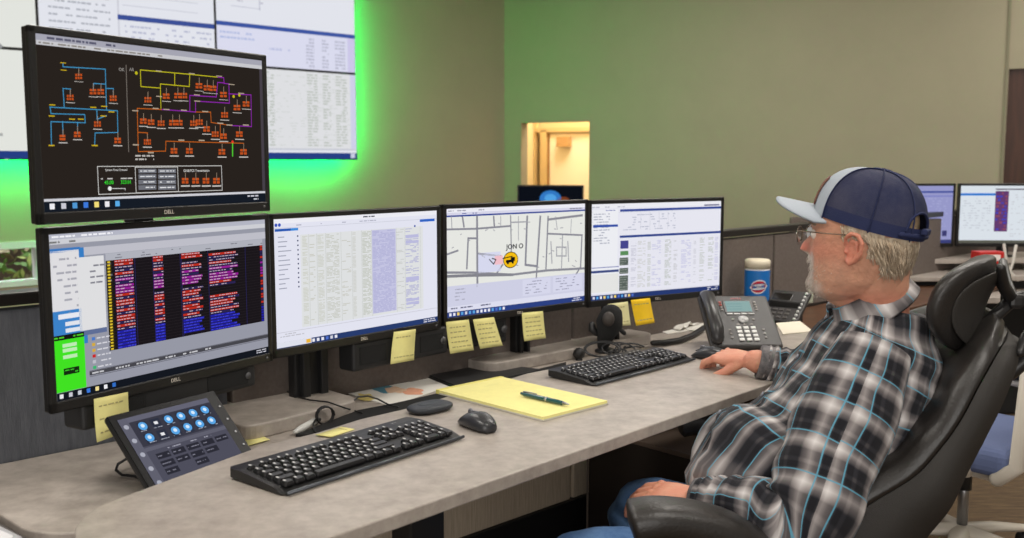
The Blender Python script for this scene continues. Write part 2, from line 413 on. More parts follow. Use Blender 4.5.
def frame_px(x0, y0, x1, y1, col=(200,198,195), w=.0014):
    a = A.px(x0/2.4448, y0/2.4448); b = A.px(x1/2.4448, y1/2.4448)
    A.line([(a[0],a[1]),(b[0],a[1]),(b[0],b[1]),(a[0],b[1]),(a[0],a[1])], col, w, px=False)
A.lay = 3; frame_px(238, 407, 543, 465); frame_px(330, 409, 436, 468)
for i in range(2):
    for j in range(4): bx(338+i*48, 413+j*13.4, 382+i*48, 423+j*13.4, (110,112,120), lay=4)
for i in range(2):
    for j in range(4): A.words(*A.px((342+i*48)/2.4448, (415.5+j*13.4)/2.4448), *A.px((378+i*48)/2.4448, (420.5+j*13.4)/2.4448), 1, (225,225,228), .95, lay=5)
A.text('System Total Demand', *A.px(284/2.4448, 416/2.4448), .005, (210,208,205)); A.text('GNB/PCS Transmission', *A.px(480/2.4448, 417/2.4448), .005, (210,208,205))
A.text('45.00', *A.px(266/2.4448, 446/2.4448), .0065, (50,220,50)); A.text('323.01', *A.px(307/2.4448, 445/2.4448), .0065, (50,220,50))
A.words(*A.px(246/2.4448, 434/2.4448), *A.px(324/2.4448, 439/2.4448), 1, (200,198,195), .9)
A.disc(*A.px(268/2.4448, 461/2.4448), .004, .004, (235,235,235)); A.line([(112,188.5),(125,188.5),(125,190)], (200,200,200), .0014)
for k in range(4): glyph(453+k*25.5, 440, (0, 0, 2.4448), n=2)
A.build(monA)
# ---- B: alarm list
monB, B = monitor('B', (-.680, 1.966, -.283), yB, 'lower black monitor listing coloured alarm rows beside a bright green pane', (150,152,165), RZ, post=False)
B.rect(0, 0, 1, .03, (180,182,196), lay=1); B.words(.01, .004, .25, .028, 1, (240,240,245), .9, lay=2); B.rect(0, .03, 1, .06, (205,206,212), lay=1); B.words(.0, .035, .12, .06, 1, (120,120,120), .8, lay=2)
B.rect(0, .10, .11, .52, (222,221,224), lay=2); B.rect(0, .085, .115, .11, (60,120,190)); B.rect(.11, .09, .13, .68, (55,125,195)); B.words(.01, .13, .1, .5, 9, (165,165,175), .6, .3, lay=3)
B.rect(0, .46, .11, .62, (60,130,200), lay=3); B.rect(.02, .48, .1, .51, (230,232,240), lay=4); B.rect(.045, .53, .1, .555, (225,228,236)); B.rect(.045, .57, .1, .595, (225,228,236)); 
B.rect(0, .62, .115, .95, (65,225,35), lay=5); B.rect(.0, .605, .115, .635, (22,22,20), lay=6); B.words(.0, .61, .115, .63, 1, (80,200,40), .8, lay=7)
for y in (.66, .69, .73): B.rect(.03, y, .085, y+.022, (190,235,180), lay=6)
B.rect(.03, .81, .09, .85, (22,40,18)); B.words(.035, .815, .085, .845, 2, (60,200,40), .5, lay=7)
bx0_ = B.px(20+137/2.3407,300)[0]; bx1_ = B.px(20+200/2.3407,300)[0]; B.rect(.13, .09, 1, .14, (190,190,200), lay=2); B.rect(bx0_, .15, bx1_, .60, (222,222,224), lay=3); B.words(.15, .19, .24, .33, 4, (130,130,140), .7, .3, lay=4)
B.rect(bx0_, .60, bx1_, .63, (95,110,150), lay=3)
for k, c in enumerate(((70,120,200), (210,170,60), (210,170,60), (200,40,40), (190,190,200), (60,180,110))):
    B.rect(.145, .65+k*.036, .158, .67+k*.036, c, lay=4); B.words(.165, .65+k*.036, .22, .67+k*.036, 1, (215,215,222), .9, .4)
for y, h in ((.855, .004), (.89, .004)): B.rect(.13, y, 1, y+h, (95,95,105), lay=3)
B.rect(.13, .86, 1, .885, (70,70,76)); B.words(.14, .862, .7, .884, 1, (200,200,205), .75, lay=4)
bx_ = lambda X, Y=250: B.px(20+X/2.3407, 200+Y/2.3407)
x0, x1 = bx_(205)[0], bx_(571)[0]; y0, y1 = bx_(205,142)[1], bx_(205,354)[1]
B.rect(x0, y0, x1, y1, (26,22,26), lay=3)
xi = bx_(218)[0]; B.rect(x0, y0, xi, y1, (46,40,14), lay=4)
n = 29; dh = (y1-y0)/n
cols = ['r','r','w','w','r','w','p','w','p','p','p','r','w','r','r','w','r','w','r','r','w','r','w','b','b','b','b','b','b']
CM = {'r': (190,45,32), 'w': (44,36,84), 'p': (150,32,150), 'b': (34,34,165)}
SG_ = [[bx_(a)[0], bx_(b)[0]] for a, b in ((225,268), (315,338), (381,424), (445,492))]
for k in range(n):
    y = y0+k*dh; c = CM[cols[k]]
    B.rect(x0+.006, y+dh*.25, xi-.006, y+dh*.8, (225,195,50), lay=5)
    for q_, (a, b) in enumerate(SG_):
        if q_ == 2: b += .012*math.sin(k*1.7)
        if q_ == 3: b += .05*abs(math.sin(k*2.3))
        if q_ == 0 or random.random() < .93:
            B.rect(a, y+dh*.14, b, y+dh*.9, c, lay=5)
            B.words(a+.002, y+dh*.25, b, y+dh*.75, 1, (205,185,195) if cols[k] != 'b' else (70,75,215), .8, .5, lay=6, wmax=.018)
    B.rect(x0, y+dh*.93, x1, y+dh, (50,44,48), lay=4)
    B.rect(x1-.016, y+dh*.15, x1-.002, y+dh*.85, c, lay=5)
for X in (272, 314, 378, 381, 443, 530): B.rect(bx_(X)[0], y0, bx_(X)[0]+.002, y1, (44,40,100), lay=4)
B.rect(x0, y0-.045, x1, y0, (176,178,188), lay=3); B.words(x0, y0-.04, x1, y0-.005, 2, (110,110,120), .25, .3, lay=4)
B.rect(0, .952, 1, 1, (20,24,32), lay=7)
for k in range(7): B.rect(.01+k*.035, .962, .024+k*.035, .988, ((230,230,235), (200,200,210), (200,205,215), (60,120,220), (240,220,150), (235,235,240), (50,110,200))[k], lay=8)
B.words(.93, .958, .99, .99, 2, (200,200,210), .8)
B.build(monB)
# ---- C: long table
monC, Cc = monitor('C', (-.371, 2.451, -.286), yC, 'black monitor with a long pale spreadsheet and one note stuck on its lower rim', (226,227,240), RZ, pw=.10, pdx=-.11)
Cc.rect(0, 0, 1, .035, (236,236,243), lay=1); Cc.words(.48, .008, .58, .03, 1, (60,60,80), .9, lay=2); Cc.words(.12, .045, .62, .062, 1, (170,172,190), .35)
Cc.disc(.012, .045, .004, .004, (50,80,190)); Cc.disc(.03, .045, .004, .004, (50,80,190))
Cc.rect(.005, .075, .09, .095, (40,90,180)); Cc.rect(.09, .075, .13, .095, (60,140,220)); Cc.rect(.0, .068, 1, .072, (200,202,215), lay=1)
Cc.rect(.88, .07, .985, .093, (45,100,200), lay=2); Cc.disc(.845, .125, .003, .003, (70,90,170))
for k in range(12): Cc.rect(.02, .135+k*.036, random.uniform(.05, .1), .143+k*.036, (160,163,180), lay=2); Cc.rect(.123, .133+k*.036, .13, .145+k*.036, (40,50,90))
Cc.rect(.14, .13, .90, .86, (222,224,225), lay=1)
Cc.rect(.56, .135, .715, .84, (196,196,226), lay=2)
for a, b, c, fl in ((.15,.18,(204,206,196),.75), (.19,.22,(200,200,190),.3), (.235,.27,(203,205,196),.8), (.285,.36,(198,200,192),.75), (.375,.43,(200,200,192),.2), (.44,.46,(204,205,200),.8), (.50,.555,(192,196,186),.85), (.565,.71,(176,176,214),.9), (.72,.77,(200,202,200),.25), (.78,.87,(176,176,212),.45)):
    Cc.words(a, .14, b, .84, 62, c, fl, .6, lay=3, wmin=.012, wmax=.05)
for q in (.185, .23, .28, .37, .435, .495, .558, .718, .775, .88): Cc.rect(q, .13, q+.002, .86, (190,194,190), lay=4)
for k in range(8): y = random.uniform(.16, .82); Cc.rect(.78, y, .87, y+.022, (186,186,222), lay=4)
Cc.rect(.0, .875, 1, .88, (200,200,212), lay=2); Cc.words(.02, .885, .15, .92, 2, (190,190,200), .5)
taskbar(Cc, .045, (40,60,110), 13); Cc.rect(.0, .955, .19, .995, (222,224,235), lay=4); Cc.rect(.16, .96, .185, .99, (235,180,60), lay=5)
Cc.build(monC)
# ---- D: street map
monD, D = monitor('D', (.023, 2.867, -.284), yD, 'black monitor showing a street map with a yellow vehicle marker', (232,232,240), RZ, pdx=.07)
D.rect(0, 0, 1, .035, (236,236,244), lay=1); D.rect(0, .035, 1, .06, (214,214,232)); D.rect(0, .06, 1, .075, (50,70,150)); D.words(.01, .01, .25, .03, 1, (150,150,170), .6, lay=2); D.words(.1, .04, .2, .055, 1, (60,70,150), .9)
D.words(.88, .035, .98, .055, 1, (90,90,110), .9)
GR = (138,138,148); LG = (165,165,172); zc = (430, 180, 2.83)
D.prect(430+40/2.83, 180+104/2.83, 430+440/2.83, 180+280/2.83, (232,232,222), lay=1) if False else None
D.rect(0, .075, 1, .71, (230,231,226), lay=1)
def street(p, w=.004, c=GR): D.line(p, c, w*1.35, sc=zc, lay=2)
street([(45,140),(130,138),(228,130)], .004); street([(133,104),(134,300)], .005); street([(92,106),(96,132)]); street([(180,104),(182,132)], .004); street([(228,102),(230,200)], .003)
street([(44,262),(120,262),(232,268),(330,256),(436,250)], .005); street([(44,273),(120,270),(232,268)], .006, (130,130,138))
street([(275,104),(270,240),(303,244),(312,104)], .005); street([(303,244),(300,285)], .004); street([(334,104),(328,250)], .004); street([(334,152),(430,156),(426,246),(405,280)], .004)
street([(375,158),(372,250)], .003, LG); street([(342,175),(345,235)], .003, LG); street([(390,175),(392,230)], .003, LG); street([(358,190),(385,190),(385,215),(358,215),(358,190)], .003, LG)
street([(108,165),(104,250)], .004); street([(108,165),(132,165)], .004); street([(44,212),(78,200)], .004); street([(190,262),(205,240),(200,215),(134,208)], .004)
street([(334,112),(430,100)], .005); street([(230,120),(275,118)], .003, LG); street([(200,104),(200,130)], .002, LG); street([(250,104),(250,170)], .002, LG); street([(355,104),(360,140)], .002, LG); street([(400,112),(398,150)], .002, LG); street([(60,104),(62,136)], .002, LG)
for k in range(26):
    x, y = random.uniform(50, 430), random.uniform(110, 250); street([(x,y),(x+random.uniform(2,8),y+random.uniform(-3,3))], .002, LG)
D.prect(430+136/2.83, 180+207/2.83, 430+200/2.83, 180+258/2.83, (214,216,238), lay=2)
a = D.px(430+222/2.83, 180+226/2.83)
D.rect(*D.px(430+183/2.83, 180+215/2.83), *D.px(430+206/2.83, 180+238/2.83), (240,190,200), lay=3)
D.line([(168,225),(174,232),(180,238),(186,225),(176,222)], (40,40,45), .003, sc=zc, lay=4)
a = D.px(430+228/2.83, 180+226/2.83)
D.disc(a[0], a[1], .0285, .024, (20,20,20), lay=5); D.disc(a[0], a[1], .0262, .0215, (245,190,20), lay=6)
# vehicle glyph on the marker
D.rect(a[0]-.034, a[1]-.002, a[0]+.022, a[1]+.024, (20,20,20), lay=7); D.rect(a[0]+.0, a[1]-.026, a[0]+.03, a[1]+.014, (20,20,20)); D.disc(a[0]-.02, a[1]+.028, .004, .004, (20,20,20)); D.disc(a[0]+.015, a[1]+.026, .004, .004, (20,20,20)); D.line([(206,222),(232,216)], (20,20,20), .003, sc=zc)
for dx_ in (-.0007, 0, .0007): D.text('JON O', D.px(430+239/2.83, 180+191/2.83)[0]+dx_, D.px(430+237/2.83, 180+190/2.83)[1], .019, (40,42,50), .066, lay=5)
D.rect(0, .71, 1, .93, (206,207,228), lay=2); D.rect(.52, .72, .73, .88, (214,215,235), lay=3); D.rect(.75, .72, .98, .88, (214,215,235)); D.words(.54, .73, .71, .87, 5, (150,150,175), .5, .3, lay=4); D.words(.77, .73, .96, .87, 5, (150,150,175), .45, .3)
D.words(.02, .73, .12, .86, 4, (165,165,185), .5, .3); D.rect(0, .9, 1, .945, (220,221,238), lay=3); D.words(.01, .905, .3, .935, 1, (90,90,120), .7, .4, lay=4)
taskbar(D, .05, (45,65,130), 15)
D.build(monD)
# ---- E: lists
monE, E_ = monitor('E', (.472, 3.185, -.287), yE, 'rightmost monitor in the row, showing tables with a list column', (230,230,240), RZ, pdx=-.13)
E = E_
E.rect(0, 0, 1, .04, (236,236,242), lay=1); E.words(.0, .02, .24, .045, 1, (190,190,205), .7, lay=2); E.rect(.86, .035, .985, .05, (110,110,140)); E.rect(.205, .06, 1, .085, (55,75,150)); E.words(.1, .06, .17, .075, 1, (60,80,170), .9)
E.rect(0, .06, .19, .93, (236,237,242), lay=1); E.words(.015, .09, .13, .42, 12, (165,168,185), .6, .35, lay=2); E.rect(.01, .215, .19, .24, (50,80,170), lay=3)
E.rect(.0, .655, .2, .665, (140,145,190), lay=3); E.rect(.0, .69, .2, .715, (60,75,130)); E.rect(.0, .73, .2, .92, (228,228,226), lay=2)
E.words(.23, .11, .63, .29, 7, (185,188,205), .35, .4, lay=2); E.rect(.2, .09, 1, .092, (180,180,200))
for q in (.36,.43,.5,.57): E.rect(q, .1, q+.002, .29, (190,192,205))
E.rect(.205, .335, 1, .36, (50,70,140), lay=3); 
E.rect(.21, .39, .27, .475, (70,70,140)); E.rect(.21, .5, .27, .545, (90,140,90))
for y, h in ((.57,.08), (.68,.06), (.76,.16)): E.rect(.205, y, .27, y+h, (88,98,92)); E.words(.21, y+.005, .268, y+h, max(2, int(h*40)), (150,158,150), .7, .3, lay=4); E.lay = 3
for a, b, c, fl in ((.29,.33,(200,200,214),.6), (.34,.40,(205,206,205),.5), (.415,.44,(196,200,196),.7), (.45,.52,(198,198,226),.5), (.55,.60,(190,195,190),.8), (.62,.65,(200,200,205),.5), (.68,.76,(200,200,228),.6), (.78,.80,(205,205,215),.5), (.83,.87,(196,200,196),.6), (.90,.945,(190,195,190),.6), (.955,.985,(200,200,225),.7)):
    E.words(a, .40, b, .9, 34, c, fl, .55, lay=2, wmin=.02, wmax=.05)
for k in range(34): E.rect(.28, .40+k*.5/34, .99, .4005+k*.5/34, (205,206,214), lay=1)
E.rect(.0, .935, 1, .95, (222,223,235), lay=2)
taskbar(E, .05, (40,58,112), 12)
E.build(monE)
# ---- tall shared post behind the stacked pair
def wbar(name, p0, yaw, sz, label, cat, z, m=BLK, bev=.004):
    o = thing(name, label, cat, (p0[0], p0[1], z), yaw)
    return o
nB = Vector((math.sin(yB), -math.cos(yB), 0)); cB = Vector((-.680, 1.966, 0))
q = cB-nB*.075
sp = thing('monitor_stand', 'tall black double stand holding the two stacked monitors', 'stand', (q.x, q.y, RZ), yB)
MB().box((.05, .075, .38), (.05, .035, .74), .004).build('pole', BLK, sp); MB().box((.05, .075, .005), (.07, .05, .010), .003).build('foot', BLK, sp)
MB().box((.02, .040, .62), (.12, .06, .12), .004).build('mount_plate', BLK, sp)
# ---- rails and speaker bars under monitors
def rail(c, yaw, w, h, zc, off, label, depth=.06, name='speaker_bar', cat='speaker bar', dx=0):
    c = Vector(c); u = Vector((math.cos(yaw), math.sin(yaw), 0)); nn = Vector((math.sin(yaw), -math.cos(yaw), 0))
    p = c+u*dx-nn*off
    r = thing(name, label, cat, (p.x, p.y, zc-h/2), yaw)
    MB().box((0, 0, h/2), (w, depth, h), .008, seg=3).build('body', BLK2, r)
    for k in range(2): MB().box(((k-.5)*w*.62, -depth/2-.0006, h/2), (w*.26, .002, h*.6), .0006).build('grille', mat('grille', (16,16,16), .9, bump=.5, bscale=900), r)
    MB().cyl((w*.44, -depth/2-.003, h*.5), (w*.44, -depth/2, h*.5), h*.14).build('knob', mat('knob_grey', (70,70,72), .4), r)
    return r
rail((-.680,1.966,0), yB, .44, .055, CH-.28-.166-.024, .035, 'black speaker bar hanging under the lower stacked monitor', dx=.01)
rail((-.371,2.451,0), yC, .34, .075, CH-.286-.166-.036, .035, 'black speaker bar below the spreadsheet monitor', dx=.14)
rail((.023,2.867,0), yD, .20, .08, CH-.284-.166-.035, .04, 'black speaker bar below the street map monitor', dx=-.14)
# ------------------------------------------------------------------ desk
DZ = .75; dth = .026
def arc_corner(a, b, c, r, n=6):
    """rounds the corner b of the path a-b-c"""
    a, b, c = Vector(a[:2]), Vector(b[:2]), Vector(c[:2]); u = (a-b).normalized(); v = (c-b).normalized()
    p, q = b+u*r, b+v*r
    return [((1-t)**2*p+2*t*(1-t)*b+t*t*q) for t in [k/n for k in range(n+1)]]
edir = (at(764, 382, DZ)-at(540, 454.6, DZ)).normalized()
f_right = at(764, 382, DZ)+edir*.95
back = [at(x, y, DZ) for x, y in ((132,493), (260,446), (315,433), (360,419), (408,408), (445,397), (480,388), (526,373.5), (564,366))]
bdir = (back[-1]-back[1]).normalized()
b_right = back[-1]+bdir*1.45
f_left = at(330, 537, DZ)-edir*.27
l0 = at(75, 532, DZ); l1 = l0+Vector((.02,-.25,0))
poly = [f_right, at(900,330,DZ), at(800,332,DZ), at(780,326,DZ)]+back[::-1]+[at(97,506.5,DZ), at(82,518,DZ), at(75,527,DZ)]+arc_corner(at(75,535,DZ), at(76,640,DZ), at(330,537,DZ), .11, 10)+[at(330,537,DZ)]
fd = thing('desk', 'long grey laminate desktop holding the keyboards and yellow pad', 'desk', (poly[0].x, poly[0].y, 0))
MB().prism(poly, DZ-dth, DZ, .003).build('desktop', LAM, fd, world=True)
# legs of the front desktop
def leg(p, name='leg'):
    r = Vector((p[0], p[1], 0))
    mb = MB(Matrix.Translation(r) @ Matrix.Rotation(math.radians(46.5), 4, 'Z')); mb.box((0, 0, .38), (.085, .055, .69), .004); mb.box((0, 0, .03), (.09, .55, .05), .01)
    mb.build(name, BLK, fd, world=True)
lp = at(404, 500, .70); leg((lp.x+.02, lp.y+.05)); lp2 = f_right-edir*.35; leg((lp2.x-.18, lp2.y+.22))
ap = MB(Matrix.Translation(Vector((lp.x+.02+edir.x*.75-edir.y*.2, lp.y+.05+edir.y*.75+edir.x*.2, 0))) @ Matrix.Rotation(math.radians(46.5), 4, 'Z')); ap.box((0, 0, .70), (1.5, .06, .045), .004); ap.build('crossbar', BLK, fd, world=True)
# partition
PA = Vector((.82, 3.82, 0)); pl = -ex*4.6; pr = ex*5.5
PTOP = 1.04
par = thing('cubicle_partition', 'long dark fabric cubicle partition with black top rail behind the desks', 'partition', (PA.x, PA.y, 0), ROOM)
split = .0
for k in range(8):
    x0, x1 = -4.55+k*1.22, -4.55+(k+1)*1.22-.012
    MB().box(((x0+x1)/2, 0, (PTOP-.03+.69)/2), (x1-x0, .05, PTOP-.03-.69), .006).build('fabric_panel', FAB if k < 2 else FABW, par)
    MB().box(((x0+x1)/2, 0, (.675+.2)/2), (x1-x0, .05, .475), .006).build('lower_panel', TAUPE, par)
MB().box((.35, 0, PTOP-.008), (9.8, .062, .026), .004).build('top_rail', mat('rail_black', (30,26,24), .4), par)
MB().box((.35, 0, .6825), (9.8, .052, .014)).build('mid_rail', BLK, par)
MB().box((.35, -.0, .1), (9.8, .07, .2), .004).build('base_rail', BLK, par)
# rear worksurface
rp = [at(-60, 490, RZ), at(0, 514, RZ)]+arc_corner(at(0,514,RZ), at(30,533,RZ), at(90,533,RZ), .05)
inner = Vector((0,0,0))
rear_poly = [(v.x, v.y) for v in rp]+[(at(110,531,RZ).x, at(110,531,RZ).y)]
for q in (at(140,505,RZ), at(300,447,RZ), at(400,420,RZ), at(560,376,RZ)): rear_poly.append((q.x, q.y))
e1 = at(797,337,RZ); e1.z = 0; rear_poly.append((e1.x, e1.y))
e2 = e1+ey*((PA-e1).dot(ey)-.03); rear_poly.append((e2.x, e2.y)); e3 = PA-ex*2.74-ey*.03; rear_poly.append((e3.x, e3.y))
rs = thing('rear_worksurface', 'grey laminate rear worksurface under the monitors with rounded front corner', 'worksurface', (PA.x-1, PA.y-1, 0))
rear_poly = [Vector((p[0], p[1], 0)) for p in rear_poly]
MB().prism(rear_poly, RZ-.03, RZ, .003).build('worktop', LAM, rs, world=True)
for px, py in ((60, 500), (560, 350)):
    p = at(px, py, RZ)+Vector((0,.22,0)); MB().box((p.x, p.y, .335), (.07, .07, .668), .004).build('leg', BLK, rs, world=True)
# black seam strip between the two surfaces
up = [(295.7,434.3), (358,410), (394,403.2), (443,392), (460,387), (500,377.5), (540,368.5), (566,362)]
lo = [(566,367), (526,375), (480,389.5), (445,398.5), (408,409.5), (360,421), (316,434.5)]
sm = MB().prism([at(x, y, RZ+.006) for x, y in up+lo], RZ+.0005, RZ+.006)
tag(sm.build('cable_slot_strip', mat('strip_black', (14,14,14), .7)), 'black wedge-shaped strip along the seam between the two worksurfaces', 'strip')
# risers
def slab(name, pts, z0, z1, label, rr=.05):
    P = [Vector((p.x, p.y)) for p in pts]; out = []
    for i in range(len(P)):
        out += arc_corner(P[i-1], P[i], P[(i+1) % len(P)], rr)
    mb = MB().prism([(v.x, v.y) for v in out], z0, z1, .004)
    return tag(mb.build(name, LAM), label, 'riser')
RT = RZ+.034
c1 = at(362, 399, RT); l_ = at(243, 428, RT); b1 = c1+ey*.38-ex*.0; b2 = l_+ey*.20
slab('monitor_riser', [l_, c1, c1+ey*.33, l_+ey*.30+ex*.03], RZ, RT, 'pale laminate riser slab under the spreadsheet monitor')
c2 = at(492, 364, RT); c3 = at(656, 333, RT)
slab('monitor_riser', [c2, c3, c3+ey*.30, c2+ey*.36], RZ, RT, 'pale laminate riser slab beside the upright microphone')
# wooden counter to the right
CZ = .685
wc = thing('wooden_counter', 'dark brown wooden counter beyond the grey desk, behind the desk phones', 'counter', (2.0, 3.6, 0))
q0 = e1+bdir*.02-ey*.02
MB().prism([at(797,334,CZ), at(797,334,CZ)+ex*2.0, at(797,334,CZ)+ex*2.0+ey*.7, at(797,334,CZ)+ey*.62], CZ-.02, CZ-.001, .003).build('top', mat('brown_wood', (70,46,32), .4, rgb2=(104,70,48), nscale=4, stretch=(3,14,1)), wc, world=True)
qq = at(797,334,CZ)+ex*1.0+ey*.3; MB(Matrix.Translation((qq.x,qq.y,0)) @ Matrix.Rotation(ROOM,4,'Z')).box((0,0,.34), (1.9,.5,.68), .005).build('base', mat('brown_dark', (60,42,32), .5), wc, world=True)
# dark low cabinet under the desk
kz = .46; ca = at(588, 427.5, kz); cdir = (at(694,456,kz)-ca).normalized(); cper = Vector((-cdir.y, cdir.x, 0))
if cper.x < 0: cper = -cper
cab = thing('low_cabinet', 'black low cabinet with a grey top edge under the desk', 'cabinet', (ca.x, ca.y, 0))
cl_ = .62; cw = .48
def quadp(a, l, w): return [a, a+cdir*l, a+cdir*l+cper*w, a+cper*w]
MB().prism(quadp(ca+cdir*.003+cper*.003, cl_-.006, cw-.006), .02, kz-.014, .003).build('body', mat('cab_black', (34,28,25), .45, noise_amt=.1, nscale=6), cab, world=True)
MB().prism(quadp(ca, cl_, cw), kz-.014, kz, .002).build('top_edge', mat('cab_edge', (96,82,72), .4), cab, world=True)
MB().box((ca.x-.0, ca.y, kz/2), (.006,.006,kz-.02)).build('edge_trim', mat('cab_edge2', (110,100,92), .35, metal=.5), cab, world=True)
MB().prism(quadp(ca+cdir*.05+cper*.05, cl_-.1, cw-.1), 0, .02).build('plinth', BLK2, cab, world=True)

# ------------------------------------------------------------------ sticky notes
def note(corners, z, m, label, n, group=None, curl=.006):
    """corners: local quad TL TR BR BL world points"""
    TL, TR, BR, BL = [Vector(c) for c in corners]; N = (TR-TL).cross(TL-BL).normalized()
    if N.y > 0 and abs(N.z) < .8: N = -N
    if abs(N.z) > .8 and N.z < 0: N = -N
    mb = MB(); K = 8; rows = []
    for i in range(K+1):
        t = i/K; a = TL.lerp(BL, t)+N*(curl*t*t); b = TR.lerp(BR, t)+N*(curl*t*t*.7); rows.append((a, b))
    th = N*.0006
    mb.loft([[a, b, b-th, a-th] for a, b in rows], True, True)
    o = mb.build('sticky_note', m); tag(o, label, 'sticky note', group)
    w = MB()
    for j in range(n):
        t = .18+.62*j/max(1, n-1); x = .12
        while x < .8:
            e = x+random.uniform(.06, .18)
            i0 = t; A_ = TL.lerp(BL, t)+N*(curl*t*t); B_ = TR.lerp(BR, t)+N*(curl*t*t*.7); t2 = t+.035; A2 = TL.lerp(BL, t2)+N*(curl*t2*t2); B2 = TR.lerp(BR, t2)+N*(curl*t2*t2*.7)
            w.add([A_.lerp(B_, x)+N*.0008, A_.lerp(B_, e)+N*.0008, A2.lerp(B2, e)+N*.0008, A2.lerp(B2, x)+N*.0008], [(0,1,2,3)]); x = e+.04
    if n: w.build('handwriting', INK, o)
    return o
def plane_pt(px, py, c, yaw, off=.004):
    c = Vector((c[0], c[1], c[2]+CH)); nn = Vector((math.sin(yaw), -math.cos(yaw), 0)); c = c+nn*off
    o = Vector((0,0,CH)); r = ray(px, py); return o+r*((c-o).dot(nn)/r.dot(nn))
def mnote(q, c, yaw, m, label, n=5): return note([plane_pt(x, y, c, yaw) for x, y in q], 0, m, label, n)
mB_ = (-.680,1.966,-.283); mC_ = (-.371,2.451,-.286); mD_ = (.023,2.867,-.284); mE_ = (.472,3.185,-.287)
mnote([(94,399),(128,392),(129,430),(95,442)], mB_, yB, NOTE, 'yellow handwritten note hanging from the lower stacked monitor above the tablet', 3)
mnote([(394,332),(416,329),(413,360),(389,364)], mC_, yC, NOTE, 'blank-looking yellow note on the right rim of the spreadsheet monitor', 2)
mnote([(446,322),(469,319.5),(473,350),(449,353.5)], mD_, yD, NOTE, 'yellow note on the street map monitor, leftmost of its three')
mnote([(473,319.5),(494,317),(502,345.5),(479,348.5)], mD_, yD, NOTE, 'tilted yellow note on the street map monitor, middle of its three')
mnote([(522,313),(543,311),(545,338),(523,341)], mD_, yD, NOTE, 'yellow note on the street map monitor, rightmost of its three')
mnote([(608,304),(628,301.5),(630,325),(609,327)], mE_, yE, NOTE3, 'pale cream note behind the black microphone on the rightmost desk monitor', 2)
mnote([(631,300),(650,298),(654,322.5),(635,325.5)], mE_, yE, NOTE2, 'bright amber note on the lower rim of the rightmost desk monitor', 2)
def dnote(q, z, m, label, n=2, curl=.003): return note([at(x, y, z) for x, y in q], z, m, label, n, curl=curl)
dnote([(341,426.5),(355,429),(331,437.5),(315,435.5)], DZ+.002, NOTE, 'yellow note lying flat just behind the near keyboard', 1, .002)
dnote([(243,437),(262,435.5),(270,440),(246,447)], RZ+.002, NOTE, 'small yellow note beside the tablet at the near keyboard end', 1, .002)
